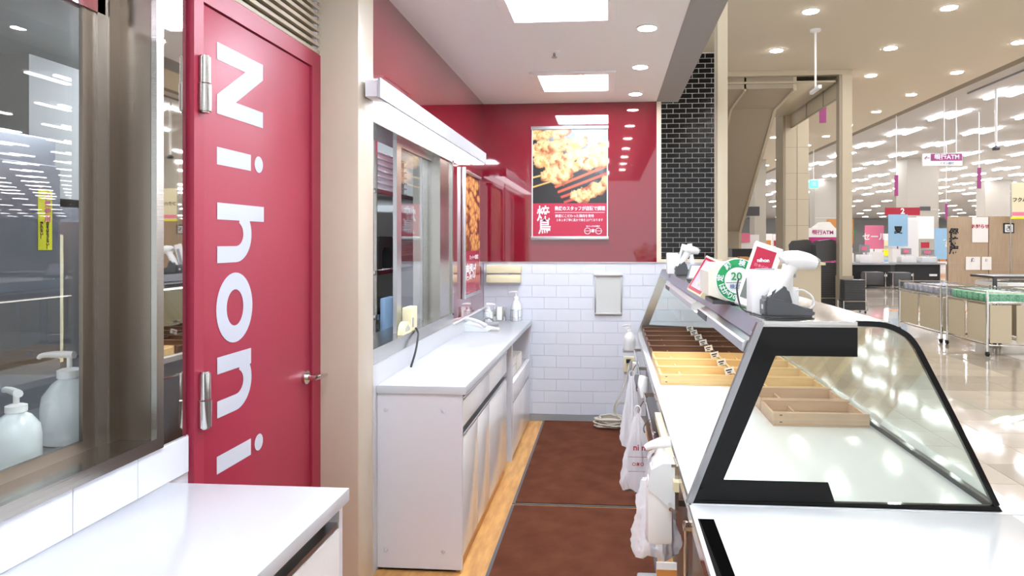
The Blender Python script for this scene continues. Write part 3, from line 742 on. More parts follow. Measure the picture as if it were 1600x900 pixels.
# lamps under the shelf fascia
for k, (a, b) in enumerate(((1.74, 2.60), (2.80, 4.06))):
    t = thing('case_lamp', ['steel lamp unit under the case shelf, nearer one', 'steel lamp unit under the case shelf, further one'][k], 'lamp', (.347, a, 1.212), group='lamp units under the shelf')
    L = b - a
    MB().prism([(-.006, -.004), (.0, .0), (.03, .008), (.07, .010), (.07, -.03), (.01, -.034), (-.008, -.026)], 'y', 0, L).build('housing', 'alu', t)
    m = MB()
    for i in range(12): m.box(-.0100, -.005, L - .012 - i * .019 - .012, L - .012 - i * .019, -.025, -.004)
    m.build('vent_slots', 'dgrey', t)
    MB().box(.014, .06, .02, L - .02, -.040, -.034).build('led_strip', 'caseled', t)
t = thing('case_lamp', 'long lamp strip under the case shelf above the trays', 'lamp', (.6, 1.76, ZS - .014)); box('housing', 'alu', -.02, .02, 0, 3.1, -.012, 0, t); MB().box(-.014, .014, .02, 3.08, -.016, -.012).build('led_strip', 'caseled', t)

# trays in the case
def make_tray(mt, lb, grp, wd=.338, dp=.205, h=.05):
    t = thing('wooden_tray', lb, 'tray', group=grp); th = .010
    MB().box(0, wd, 0, th, .006, h, .003).build('front_board', mt, t); MB().box(0, wd, dp - th, dp, .006, h, .003).build('back_board', mt, t)
    MB().box(0, th, th, dp - th, .004, h - .008).build('side_board', mt, t); MB().box(wd - th, wd, th, dp - th, .004, h - .008).build('side_board', mt, t)
    MB().box(0, wd, 0, dp, 0, .006).build('base_board', mt, t); MB().box(.10, .107, th, dp - th, .006, .026).build('divider', mt, t)
    m = MB()
    for z in (.013, .038): m.box(.022, .031, -.0006, .0004, z, z + .003)
    m.build('staples', 'ink', t)
    return t
ordn = ['first', 'second', 'third', 'fourth', 'fifth', 'sixth', 'seventh', 'eighth', 'ninth', 'tenth', 'eleventh', 'twelfth']
protos = {}
def tray_at(mt, x, y, lb, grp):
    if mt not in protos: t = make_tray(mt, lb, grp); protos[mt] = t
    else: t = dup(protos[mt]); t['label'] = lb; t['group'] = grp
    t.location = (x, y, ZD + .0005); return t
for k in range(8):
    mt = 'wood' if k < 3 else 'woodd'
    tray_at(mt, .238, 3.125 + .217 * k, '%s wooden tray in the staff side row, %s from the near end' % ('pale' if k < 3 else 'dark', ordn[k]), 'trays on the staff side')
for k in range(11):
    mt = 'wood2' if k < 2 else ('wood' if k < 6 else 'woodd')
    tray_at(mt, .592, 2.46 + .218 * k, '%s wooden tray in the customer side row, %s from the near end' % ({'wood2': 'pinkish', 'wood': 'pale', 'woodd': 'dark'}[mt], ordn[k]), 'trays on the customer side')
# price card clips at the tray corners
pc = None
for k in range(8):
    lb = 'small white price card clipped to a tray corner, %s from the near end' % ordn[k]
    loc = (.56, 3.125 + .217 * k + .012, ZD + .051)
    if pc is None:
        t = pc = thing('price_card', lb, 'price card', loc, group='price cards on the trays')
        MB().box(-.022, .022, -.002, .0, .004, .034, T=Matrix.Rotation(R(-14), 4, 'Y')).build('card', 'paper', t)
        MB().box(-.016, .012, -.003, -.002, .02, .026, T=Matrix.Rotation(R(-14), 4, 'Y')).box(-.012, .006, -.003, -.002, .010, .015, T=Matrix.Rotation(R(-14), 4, 'Y')).build('card_print', 'ink', t)
        MB().box(-.006, .006, -.006, .006, -.002, .007).build('clip', 'chrome', t)
    else:
        t = dup(pc); t['label'] = lb; t.location = loc

# near service counter in front of the case end
sc = thing('service_counter', 'white service counter in the right foreground before the case', 'counter')
box('countertop', 'deck', XI - .006, XO, -1.2, Y0 - .012, ZD - .02, ZD, sc, .002)
box('side_top', 'deck', XO + .002, XO + .06, -1.2, Y0 - .012, ZD - .022, ZD - .002, sc, .002)
box('body', 'mirror', XI + .002, XO, -1.2, Y0 - .02, .1, ZD - .02, sc).data.materials[0] = M['gunsteel']
box('chrome_edge', 'chrome', XI - .010, XI - .006, -1.2, Y0 - .012, ZD - .03, ZD - .001, sc)
box('black_inlay', 'black', XI + .004, XI + .042, -1.2, Y0 - .10, ZD, ZD + .0012, sc)
box('plinth', 'blackm', XI + .08, XO - .06, -1.2, Y0 - .02, .004, .1, sc)
MB().cyl((XI - .016, 1.70, .06), (XI - .016, 1.70, .76), .006, 10).box(XI - .022, XI + .003, 1.69, 1.71, .74, .75).box(XI - .022, XI + .003, 1.69, 1.71, .1, .11).build('side_bar', 'chrome', sc)

# ================================================================== THINGS ON THE CASE SHELF
ZT = ZS + .0035
def scanner(lb, loc, rz, s=1.0):
    t = thing('barcode_scanner', lb, 'scanner', loc, rz, 'barcode scanners on the shelf')
    b = MB().prism([(-.062, 0), (.068, 0), (.069, .020), (.03, .030), (-.01, .044), (-.05, .058), (-.062, .048)], 'y', -.036, .036)
    bmesh.ops.bevel(b.b, geom=list(b.b.edges), offset=.006, segments=2, affect='EDGES'); b.build('stand', 'dgrey', t, True)
    b = MB().prism([(-.048, .04), (.016, .03), (.004, .074), (-.014, .086), (-.044, .062)], 'y', -.026, .026)
    bmesh.ops.bevel(b.b, geom=list(b.b.edges), offset=.007, segments=2, affect='EDGES'); b.build('cradle', 'dgrey', t, True)
    MB().box(-.0635, -.062, -.014, -.002, .02, .032).build('stand_label', 'paper', t)
    MB().tube([(-.030, 0, .045), (-.012, 0, .085), (.006, 0, .118), (.014, 0, .136)], [.021, .0225, .020, .024], 14, .85, 5).build('handle', 'whitepl', t, True)
    MB().tube([(-.010, 0, .147), (-.002, 0, .150), (.03, 0, .150), (.060, 0, .146), (.082, 0, .138)], [.010, .022, .024, .020, .013], 16, 1.25, 5).build('head', 'whitepl', t, True)
    MB().tube([(.048, 0, .149), (.068, 0, .146), (.084, 0, .138)], [.014, .0165, .0135], 14, 1.2, 4).build('nose', 'grey', t, True)
    MB().tube([(.012, 0, .118), (.024, 0, .112), (.026, 0, .104)], [.006, .005, .003], 8, .8, 3).build('trigger', 'grey', t, True)
    t.scale = (s, s, s); return t
scanner('white hand scanner in dark stand at the near end of the case shelf', (.472, 1.832, ZT), 0)
scanner('white hand scanner in dark stand far along the case shelf', (.455, 4.05, ZT), 0, 1.0)
t = thing('receipt_printer', 'white upright box beside the near hand scanner', 'printer', (.425, 1.905, ZT))
MB().box(-.035, .075, -.05, .03, 0, .122, .004).build('body', 'whitepl', t, True); MB().box(-.02, .03, -.03, -.012, .122, .126, .001).build('paper_slot', 'grey', t, True)
MB().box(.045, .09, -.048, -.02, .0, .075, .003).build('plug_box', 'whitepl', t, True)
tag(MB().tube([(.505, 1.86, ZT + .066), (.525, 1.855, ZT + .068), (.548, 1.85, ZT + .05), (.548, 1.85, ZT + .025), (.52, 1.85, ZT + .006)], .0028, 8, smooth=6).build('white_cable', 'whitepl', None, True), 'white looped cable behind the near hand scanner', 'cable')
tag(MB().tube([(.385, 2.02, ZT + .09), (.372, 1.98, ZT + .06), (.375, 1.93, ZT + .012), (.392, 1.86, ZT + .004), (.405, 1.775, ZT + .004), (.44, 1.75, ZT + .004), (.50, 1.76, ZT + .004)], .0026, 6, smooth=6).build('black_cable', 'cabled', None, True), 'thin black cable along the front edge of the case shelf', 'cable')
# tablet terminal
t = thing('payment_terminal', 'white tilted customer screen with red picture on the case shelf', 'terminal', (.412, 2.02, ZT))
T = Matrix.Rotation(R(-8), 4, 'Z') @ Matrix.Rotation(R(19), 4, 'Y') @ Matrix.Rotation(R(-14), 4, 'X')
def tb(x0, x1, y0, y1, z0, z1, n, m, bev=0): return MB().box(x0, x1, y0, y1, z0, z1, bev, T).build(n, m, t, bool(bev))
tb(-.042, .042, -.012, .016, .004, .205, 'body', 'whitepl', .004)
tb(-.034, .026, -.0135, -.0115, .108, .188, 'upper_screen', 'posterred'); tb(-.035, .028, -.0135, -.0115, .025, .085, 'lower_screen', 'lcd')
T2 = T @ Matrix.Translation((-.004, -.0142, .152)) @ Matrix.Rotation(R(90), 4, 'X') @ Matrix.Rotation(R(18), 4, 'Z')
text('screen_text', 'nihon', .016, 'letter', T2, t, .0003); text('screen_text', '日本の味', .011, 'pink', T @ Matrix.Translation((-.004, -.0142, .132)) @ Matrix.Rotation(R(90), 4, 'X'), t)
MB().prism([(0.0, 0), (.07, 0), (.065, .008), (.03, .09)], 'y', .02, .03).build('rest', 'grey', t)
# scale with green round sticker
t = thing('label_scale', 'cream scale with round green inspection sticker on the case shelf', 'scale', (.40, 2.23, ZT))
m = MB().prism([(-.085, .03), (-.085, .105), (-.06, .13), (.07, .135), (.085, .11), (.085, .012), (-.03, .012)], 'y', -.08, .11).build('body', 'greycream', t)
MB().box(-.06, -.03, -.085, -.078, .06, .088).build('slot', 'ink', t)
MB().box(-.07, .07, -.07, .10, .0, .014, .003).build('foot_plate', 'dgrey', t)
def disc(r0, r1, y, name, m, cx=.005, cz=.078):
    q = MB()
    for k in range(40):
        a0, a1 = 2 * math.pi * k / 40, 2 * math.pi * (k + 1) / 40
        q.quad([(cx + r * math.cos(a), y, cz + r * math.sin(a)) for r, a in ((r1, a0), (r1, a1), (r0, a1), (r0, a0))])
    return q.build(name, m, st_)
st_ = MB().cyl((.005, -.0925, .078), (.005, -.08, .078), .070, 40).build('round_sticker', 'whitepl', t)
st_['label'] = 'white and green round inspection sticker'
disc(.042, .067, -.0935, 'green_ring', 'green')
def ringtext(s, a0, a1, r, up):
    for i, ch in enumerate(s):
        a = R(a0 + (a1 - a0) * i / (len(s) - 1))
        rot = (a - math.pi / 2) if up else (a + math.pi / 2)
        TT = Matrix.Translation((.005 + r * math.cos(a), -.0945, .078 + r * math.sin(a))) @ Matrix.Rotation(R(90), 4, 'X') @ Matrix.Rotation(rot, 4, 'Z')
        text('sticker_text', ch, .021, 'letter', TT, st_, .0006)
ringtext('定期検査', 172, 30, .0545, True); ringtext('はかりの', 202, 262, .0545, False)
text('sticker_text', '20', .034, 'green', FY(.0, -.0945, .09), st_, .0006); text('sticker_text', '検定', .016, 'bluedk', FY(-.005, -.0945, .058), st_); MB().box(-.033, .03, -.0945, -.094, .070, .0715).build('sticker_rule', 'ink', st_)
# scale display
t = thing('scale_display', 'cream display head leaning beside the scale', 'display', (.335, 2.60, ZT))
T = Matrix.Rotation(R(30), 4, 'Y') @ Matrix.Rotation(R(24), 4, 'Z')
tb(-.018, .016, -.06, .05, -.004, .15, 'body', 'creampl', .004); tb(-.0195, -.0175, -.054, .044, .004, .142, 'bezel', 'posterred'); tb(-.0208, -.019, -.040, .030, .016, .132, 'screen', 'lilac')
T = Matrix.Rotation(R(30), 4, 'Y') @ Matrix.Rotation(R(24), 4, 'Z')
tb(.018, .036, -.04, .03, .02, .11, 'rear_cover', 'creampl', .004)
MB().box(.0, .07, -.02, .05, 0, .045, .004).build('foot', 'creampl', t, True)
tag(box('black_cover', 'blackm', .49, .56, 2.55, 2.75, ZT, ZT + .1, None, .03), 'rounded black object behind the scale on the shelf', 'cover')
# far printer and thin display
t = thing('receipt_printer', 'white box far along the case shelf by the back wall', 'printer', (.40, 4.22, ZT))
MB().box(-.04, .03, -.05, .05, 0, .13, .006).build('body', 'whitepl', t, True)
t = thing('card_reader', 'slim white leaning reader by the far hand scanner', 'reader', (.415, 4.13, ZT)); T = Matrix.Rotation(R(15), 4, 'Y')
tb(-.02, .022, -.01, .01, .004, .19, 'body', 'whitepl', .003); tb(-.008, .012, -.0115, -.0095, .03, .16, 'screen', 'grey')
t = thing('card_reader', 'small white slab standing behind the far hand scanner', 'reader', (.56, 4.5, ZT)); T = Matrix.Rotation(R(-8), 4, 'Y')
tb(-.015, .015, -.008, .008, .002, .19, 'body', 'clearpl', .003)
t = thing('card_reader', 'dark keypad between the far scanner and the display head', 'keypad', (.43, 3.35, ZT), R(-20)); T = Matrix.Rotation(R(-50), 4, 'X')
tb(-.05, .05, -.01, .01, .012, .12, 'body', 'dgrey', .004); tb(-.04, .04, -.0115, -.0095, .02, .11, 'keys', 'lilac')

# ================================================================== HANGING THINGS ON THE STAFF SIDE
t = thing('hook_rail', 'steel rail with hooks along the staff side of the case', 'rail', (XI, 0, 0))
MB().tube([(-.03, 1.95, .69), (-.03, 4.85, .69)], .006, 8).build('rail', 'chrome', t)
m = MB()
for y in (2.0, 2.7, 3.4, 4.1, 4.8): m.box(-.035, .06, y - .006, y + .006, .682, .70)
m.build('bracket', 'chrome', t)
box('cream_strip', 'creampl', -.022, -.006, 1.95, 2.75, .74, .768, t)
for y in (2.2, 2.9, 3.25, 3.7, 4.2): MB().tube([(-.03, y, .697), (-.045, y, .69), (-.06, y, .66), (-.055, y, .64)], .003, 6, smooth=3).build('hook', 'chrome', t)
def bag(lb, loc, wd, h, seed, txt=None, rz=0, dep=.35, point=.12):
    t = thing('plastic_bag', lb, 'bag', loc, rz, 'white plastic bags hanging from the case')
    b = bmesh.new(); nu, nv = 84, 44; rows = []
    for j in range(nv + 1):
        v = j / nv; prof_ = point + (1 - point) * min(1, v * 1.15) ** .75
        if v > .92: prof_ *= 1 - (v - .92) * 1.2
        row = []
        for i in range(nu):
            a = 2 * math.pi * i / nu
            f = 1 + .20 * (1 - 2 * abs(math.sin(a * 3.5 + seed + v * 1.5))) * (1 - v * .5) + .14 * (1 - 2 * abs(math.sin(a * 6 + seed * 2.1 - v * 2))) * (1 - v * .5)
            n = mnoise.noise(Vector((math.cos(a) * 2.2 + seed, math.sin(a) * 2.2, v * 6))) + .6 * (1 - 3 * abs(mnoise.noise(Vector((math.cos(a) * 4 + seed, math.sin(a) * 4, v * 9)))))
            r = wd / 2 * prof_ * (f + .10 * n)
            row.append(b.verts.new((r * math.cos(a), r * math.sin(a) * dep, -h * v + .004 * n + .008 * math.sin(a * 4 + seed) * v)))
        rows.append(row)
    for j in range(nv):
        for i in range(nu): b.faces.new((rows[j][i], rows[j][(i + 1) % nu], rows[j + 1][(i + 1) % nu], rows[j + 1][i]))
    b.faces.new(rows[0]); b.faces.new(rows[-1][::-1])
    x = MB(); x.b.free(); x.b = b; x.build('bag_body', 'bag', t, True)
    MB().tube([(-.008, 0, -.01), (-.014, 0, .02), (0, 0, .036), (.014, 0, .02), (.008, 0, -.01)], [.007, .005, .004, .005, .007], 8, .6, 4).build('bag_handle', 'bag', t, True)
    if txt:
        o = text('bag_print', txt, wd * .26, 'redink', FY(.01, -wd * dep * .62, -h * .42), t, .0008)
        o = text('bag_print', '○本○', wd * .13, 'redink', FY(0.0, -wd * dep * .60, -h * .64), t, .0004)
        MB().box(-wd * .3, wd * .3, -wd * dep * .60, -wd * dep * .59, -h * .545, -h * .54).box(-wd * .3, wd * .3, -wd * dep * .60, -wd * dep * .59, -h * .735, -h * .73).build('bag_rule', 'redink', t)
    return t
bag('plain white plastic bag hanging furthest along the case', (.13, 3.9, .68), .125, .40, 1.3)
bag('white plastic bag with red lettering hanging at mid case', (.128, 3.02, .69), .145, .34, 4.2, 'ni ni')
bag('white plastic bag hanging just before the lettered bag', (.165, 2.60, .62), .085, .22, 7.7)
bag('crumpled white bag under the spray bottle at the near case end', (.150, 2.17, .70), .145, .245, 9.1, None, 0, .5, .6)
tag(MB().tube([(.18, 3.5, .76), (.175, 3.48, .72), (.18, 3.46, .66)], [.03, .035, .02], 10, .7, 4).build('white_clip', 'whitepl', None, True), 'white plastic clip hanging on the rail behind the lettered bag', 'clip')
# big white bottle on holder
t = thing('spray_bottle', 'large white trigger bottle in a bracket at the near case end', 'bottle', (.153, 2.02, .565))
MB().box(-.042, .036, -.03, .03, 0, .20, .018).build('bottle_body', 'whitepl', t, True)
MB().prism([(-.040, .17), (-.030, .225), (.005, .245), (.04, .245), (.04, .11), (.012, .125), (-.016, .15)], 'y', -.034, .034).build('shroud', 'clearpl', t, True)
MB().lathe([(.026, .22), (.026, .25), (.016, .262), (.013, .285)], seg=20).build('collar', 'whitepl', t, True)
MB().tube([(.03, 0, .30), (.0, 0, .296), (-.03, 0, .288), (-.045, 0, .28)], [.016, .017, .012, .008], 12, .8, 4).tube([(-.01, 0, .285), (-.025, 0, .268), (-.035, 0, .25)], [.006, .005, .004], 8, .7, 3).build('trigger_head', 'whitepl', t, True)
MB().box(.040, .050, -.04, .04, .11, .24).box(.03, .044, -.036, .036, .236, .244).build('holder_bracket', 'steel', t)
MB().cyl((.044, -.052, .17), (.044, -.036, .17), .007, 12).build('screw', 'chrome', t)
# far soap on wall, outlet, cables
pump('soap_bottle', 'white pump bottle hanging far right by the tiled wall', (.150, 5.0, .66), .045, .16, 'whitepl', ang=R(200), nozzle=.05)
o = box('shelf_ledge', 'alu', .10, .207, 4.93, 5.06, .65, .659); tag(o, 'small steel ledge below the far pump bottle', 'ledge')
t = thing('power_outlet', 'beige power outlet box low on the tiled back wall', 'outlet', (.155, YB - .006, .48)); MB().box(-.04, .045, -.035, 0, -.06, .06, .005).build('box', 'creampl', t, True); MB().box(-.02, .02, -.06, -.035, .015, .045, .003).build('plug', 'cabled', t, True)
tag(MB().tube([(.16, 5.34, .50), (.14, 5.25, .42), (.10, 5.2, .30), (.05, 5.18, .22), (.04, 5.2, .14), (.10, 5.18, .12), (.15, 5.2, .16), (.10, 5.22, .22), (.05, 5.2, .17), (.08, 5.2, .05), (.06, 5.25, .02)], .006, 8, smooth=6).build('hanging_cable', 'cable', None, True), 'beige cable looping down from the power outlet', 'cable')
tag(MB().tube([(.17, 5.33, .52), (.16, 5.15, .5), (.17, 5.0, .40), (.16, 4.9, .30), (.17, 4.95, .2), (.15, 5.1, .25), (.14, 5.2, .38), (.16, 5.33, .49)], .007, 8, smooth=6).build('hanging_cable', 'grey', None, True), 'grey cable bundle hanging under the case end', 'cable')
pts = []
for k in range(150):
    a = k * .33; r = .088 + .018 * math.sin(k * .21) + .008 * math.sin(k * 1.7); pts.append((.005 + r * math.cos(a) * 1.15, 5.23 + r * math.sin(a) * .85, .022 + .0005 * k + .006 * math.sin(k * .6)))
tag(MB().tube(pts, .0065, 7).build('coiled_cable', 'cable', None, True), 'coil of beige cable lying on the mat by the back wall', 'cable')
for k, (yy, zz, rr, m_, lb) in enumerate(((4.55, .60, .028, 'whitepl', 'white plug adaptor hanging under the case edge, furthest'), (4.25, .58, .03, 'grey', 'grey plug adaptor hanging under the case edge'), (2.42, .60, .03, 'clearpl', 'small clear plastic pouch hanging behind the white bottle'))):
    t = thing('adaptor', lb, 'adaptor', (XI - .03, yy, zz)); MB().box(-.022, .022, -rr, rr, -.04, .05, .008).build('body', m_, t, True); MB().tube([(0, 0, .05), (0, 0, .07), (-.004, 0, .085)], .003, 6).build('lead', 'cable', t)
# things low under the case
t = thing('leaflet_panel', 'small orange food print panel low beside the service counter', 'panel', (.17, 2.0, .012)); box('panel', 'whitepl', -.03, .03, -.004, .004, 0, .5, t)
box('print_strip', 'orange', -.03, .03, -.006, -.004, .33, .48, t)
tag(box('storage_bin', 'grey', .10, .24, 2.05, 2.45, .012, .26, None, .01), 'low grey bin on the floor under the white bag', 'bin')

# ================================================================== BRICK WALL, POST, ESCALATOR HALL
br = struct(box('wall_brick', 'mortar', .2, 2.195, 12.95, 13.2, 0, 5.1), 'black glazed brick wall behind the booth')
bme = MB().box(-.1155, .1155, -.012, .0, -.043, .043, .003).build('brick', 'brick', mesh_only=True)
bmh = MB().box(-.0535, .0535, -.012, .0, -.043, .043, .003).build('brick', 'brick', mesh_only=True)
for r in range(42):
    z = 1.12 + r * .0955
    xs = [2.30 - .1 - .1155 - k * .243 + (0 if r % 2 else .0) for k in range(5)]
    x = 2.19 - .1155 - (.1215 if r % 2 else 0)
    if r % 2: inst('brick', bmh, (2.19 - .0535 - .003, 12.95, z), br)
    for k in range(6):
        if x + .1155 > .99 and len([c for c in br.children]) < 296: inst('brick', bme, (x, 12.95, z), br)
        x -= .243
low = MB()
for r in range(12):
    x = 2.19 - .1155 - (.1215 if r % 2 else 0)
    for k in range(5): low.box(x - .1155, x + .1155, 12.938, 12.95, .03 + r * .0955 - .0, .03 + r * .0955 + .086); x -= .243
o = low.build('lower_bricks', 'brick', br); o['kind'] = 'stuff'
struct(MB().box(.868, .946, YB, YB + .10, 0, 3.7, .004).build('trim_10', 'post', smooth=True), 'beige corner post right of the brick wall')
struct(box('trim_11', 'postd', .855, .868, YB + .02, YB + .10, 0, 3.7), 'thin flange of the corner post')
# hall front header, post, side transom, column
struct(box('trim_12', 'post', 2.4, 5.1, 14.45, 14.6, 5.0, 5.1), 'beige header beam of the escalator hall')
struct(box('trim_13', 'mallceil', 2.4, 4.8, 14.55, 18.5, 4.86, 4.9), 'lowered glossy soffit over the escalator').data.materials[0] = mat('glossy_soffit', (196, 184, 163), .12)
p1 = struct(box('trim_14', 'post', 4.90, 5.10, 14.45, 14.65, 0, 4.998), 'beige post of the glass hall front'); box('shaded_left_face', 'postd', 4.84, 4.90, 14.46, 14.65, 0, 4.998, p1); box('plinth', 'postd', 4.83, 5.12, 14.43, 14.67, 0, .75, p1)  # left side of the post is a darker slab, shade put into its colour
tr_ = struct(thing('trim_15', 'glass side screen with beige transom', 'screen')); del tr_['category']
box('top_rail', 'postd', 4.86, 4.92, 14.65, 18.3, 5.0, 5.1, tr_); box('mid_rail', 'postd', 4.86, 4.9, 14.65, 18.3, 4.52, 4.55, tr_)
for y in (15.6, 16.9): box('rail_post', 'postd', 4.86, 4.9, y, y + .04, 4.55, 5.0, tr_)
box('transom_panel', 'post', 4.875, 4.885, 14.65, 18.3, 4.55, 5.0, tr_)
cl = struct(box('trim_16', 'post', 4.72, 5.33, 18.3, 19.1, 0, 5.1), 'beige clad column behind the glass hall')
box('shaded_left_face', 'postd', 4.66, 4.72, 18.31, 19.1, 0, 5.1, cl)  # column side turned from the light, shaded by a darker colour
for k in range(1): box('joint', 'postd', 5.02, 5.035, 18.292, 18.301, 0, 5.1, cl)
for z in (1.9, 2.6, 3.3, 4.0): box('seam', 'postd', 4.72, 5.33, 18.295, 18.301, z, z + .012, cl)
box('wooden_skirt', 'orange', 4.64, 5.36, 18.27, 19.12, 0, 1.15, cl)
es = thing('escalator', 'beige sloping escalator underside behind the corner post', 'escalator', (0, 0, 0))
def eprism(x0, x1, zo, n, m):
    MB().prism([(14.6, 4.72 + zo), (16.3, 4.62 + zo), (20.6, 1.75 + zo), (20.6, 0), (21.3, 0), (21.3, 2.3 + zo), (16.6, 5.05), (14.6, 5.05)], 'x', x0, x1).build(n, m, es)
eprism(2.2, 3.93, .04, 'truss', 'postd'); eprism(3.93, 4.0, 0, 'side_skirt', 'post'); eprism(2.9, 2.94, 0, 'seam_strip', 'post')
# hanging rod with purple sign
t = thing('hanging_sign', 'narrow purple sign hanging on a long rod by the glass post', 'sign', (3.52, 11.7, 5.1))
MB().cyl((0, 0, 0), (0, 0, -1.0), .018, 10).lathe([(.09, 0), (.09, -.03), (.03, -.05)]).build('rod', 'whitepl', t, True)
MB().box(-.03, .03, -.25, .25, -1.06, -1.0, .01).build('crossbar', 'whitepl', t, True)
t = thing('hanging_sign', 'vertical purple banner sign with white top under the crossbar', 'sign', (4.98, 16.0, 4.85))
box('banner', 'purple', -.075, .075, -.01, .01, -.6, -.12, t); box('top_panel', 'whitepl', -.075, .075, -.011, .011, -.12, .04, t); text('sign_text', '↑', .12, 'purple', FY(0, -.013, -.06), t); MB().cyl((0, 0, .04), (0, 0, .25), .008, 6).build('hanger', 'steel', t)

# ================================================================== MALL LIGHTS
dl = None; nd = 0
WORDS = ['first', 'second', 'third', 'fourth', 'fifth', 'sixth', 'seventh', 'eighth', 'ninth', 'tenth', 'eleventh', 'twelfth', 'thirteenth', 'fourteenth', 'fifteenth', 'sixteenth', 'seventeenth', 'eighteenth', 'nineteenth', 'twentieth', 'twenty-first', 'twenty-second', 'twenty-third', 'twenty-fourth']
spots = [(3.16, 10.75 + 2.15 * k) for k in range(-5, 4)] + [(5.25, 10.75 + 2.15 * k) for k in range(-5, 2)] + [(5.69, 15.0 + 2.15 * k) for k in range(0, 5)] + [(7.42, 12.7 + 2.16 * k) for k in range(-6, 9)] + [(5.69, 25.8 + 2.15 * k) for k in range(0, 5)] + [(7.42, 32.2 + 2.16 * k) for k in range(0, 6)]
row_name = {3.16: 'the row nearest the booth', 5.25: 'the second row from the booth', 5.69: 'the second row beyond the glass post', 7.42: 'the row beside the ceiling slot'}
seen = {}
for x, y in sorted(spots):
    kk = seen[x] = seen.get(x, -1) + 1
    t = thing('ceiling_downlight', 'round mall downlight, %s, %s from the front' % (row_name[x], WORDS[kk]), 'lamp', (x, y, 5.1), group='round downlights in the mall ceiling')
    if dl is None: dl = (MB().lathe([(.135, 0), (.14, -.006), (.115, -.012)], seg=28).build('lamp_ring', 'whitepl', t, True), MB().lathe([(.112, -.010), (.112, -.016)], seg=28).build('lamp_disc', 'down', t))
    else:
        for c in dl: q = c.copy(); COL.objects.link(q); q.parent = t
sme = MB(); sme.box(-.26, -.14, -.45, .70, -.06, -.02, .01); sme.box(.14, .26, -.75, .40, -.06, -.02, .01)
sme = sme.build('lamp_tubes', 'strip', mesh_only=True); hme = MB().box(-.28, .28, -.7, .6, -.02, 0).build('lamp_housing', 'reflector', mesh_only=True)
for i in range(14):
    for j in range(-5, 12):
        x = 9.9 + 2.52 * i; y = 17.3 + 3.0 * j
        if x > .95 * y + 8: continue
        t = thing('strip_lamp', 'twin tube hall lamp, %s row from the slot, %s from the front' % (WORDS[i], WORDS[j + 5]), 'lamp', (x, y, 5.2), group='twin tube lamps of the sales hall')
        inst('lamp_housing', hme, (0, 0, 0), t); inst('lamp_tubes', sme, (0, 0, 0), t)
fr = MB()
for i in range(30):
    for j in range(-5, 31):
        if (i < 14 and j < 12) or 9.9 + 2.52 * i > .95 * (17.3 + 3 * j) + 8: continue
        if (j % 3 if j < 22 else j % 4): continue
        fr.box(9.9 + 2.52 * i - .2, 9.9 + 2.52 * i + .2, 16.7 + 3 * j, 17.9 + 3 * j, 5.15, 5.17)
o = fr.build('distant_strip_lamps', 'strip'); o['kind'] = 'stuff'; o['label'] = 'rows of distant strip lamps far down the hall'; o['category'] = 'lamps'

# ================================================================== MALL OBJECTS
# tall columns
for x0, x1, y, lb in ((13.24, 14.6, 30.8, 'wide off white column with notices beyond the checkouts'), (11.9, 14.3, 41, 'pale column behind the magenta booth')):
    if y > 35: x0, x1 = 12.3, 14.0
    o = struct(box('column', 'column', x0, x1, y, y + 1.1, 0, 5.2), lb)
    box('upper_band', 'mallceil2', x0 - .01, x1 + .01, y - .01, y, 2.9, 2.93, o)
    if y < 35:
        box('grille', 'dgrey', x0 + .55, x0 + 1.0, y - .02, y, 2.86, 3.04, o); box('notice_board', 'paper', x0 + .4, x0 + 1.15, y - .02, y, 1.6, 2.6, o); box('red_notice', 'redink', x0 + .6, x0 + .95, y - .02, y, 1.2, 1.45, o)
        nn = box('dark_plate', 'dgrey', x0 - .02, x0, y + .3, y + .75, 1.5, 2.3, o); text('plate_text', '0', .5, 'letter', FNX(x0 - .03, y + .52, 1.9), o)
struct(box('column_far', 'column', 22.6, 24.2, 42, 43, 0, 5.2), 'off white far column behind the oak partition'); struct(box('column_right', 'column', 17.3, 18.6, 28, 29, 0, 5.2), 'off white column at the right photo edge'); struct(box('column_slim', 'column', 6.4, 6.9, 30, 31, 0, 5.2), 'slim pale column seen between post and beige column')
struct(box('wall_stair', 'column', 2.6, 4.6, 24, 24.3, 0, 5.1), 'pale wall behind the escalator')
# ATM sign
t = thing('hanging_sign', 'white and purple bank ATM sign hanging over the hall', 'sign', (8.62, 18.0, 3.6))
box('sign_board', 'whitepl', -.49, .49, -.03, .03, -.16, .16, t); box('purple_panel', 'purple', -.30, .48, -.034, -.03, -.03, .15, t)
text('sign_text', '銀行ATM', .155, 'letter', FY(.1, -.036, .06), t, .004, sx=1.0); text('sign_text', '←', .16, 'purple', FY(-.39, -.036, .04), t, .004); text('sign_text', 'イオン銀行', .07, 'bluedk', FY(.1, -.036, -.1), t)
for x in (.15, .45): MB().cyl((x - .1, 0, .16), (x - .1, 0, 1.6), .012, 6).build('hanger_rod', 'whitepl', t)
for x, y, z, lb in ((8.3, 20, 3.1, 'small purple pennant hanging below the ATM sign, left'), (10.6, 20, 3.3, 'small purple pennant hanging right of the ATM sign'), (12.6, 26, 2.6, 'small purple pennant hanging before the far column')):
    t = thing('pennant', lb, 'sign', (x, y, z), group='purple pennants'); box('flag', 'purple', -.05, .05, -.01, .01, -.3, .3, t); MB().cyl((0, 0, .3), (0, 0, 5.2 - z), .01, 6).build('rod', 'whitepl', t)
t = thing('hanging_pole', 'white ceiling pole with small camera right of the ATM sign', 'pole', (9.4, 17.0, 5.2)); MB().cyl((0, 0, 0), (0, 0, -1.45), .03, 8).build('pole', 'whitepl', t); MB().lathe([(.07, -1.5), (.09, -1.45), (.05, -1.40)]).build('camera_dome', 'dgrey', t, True)
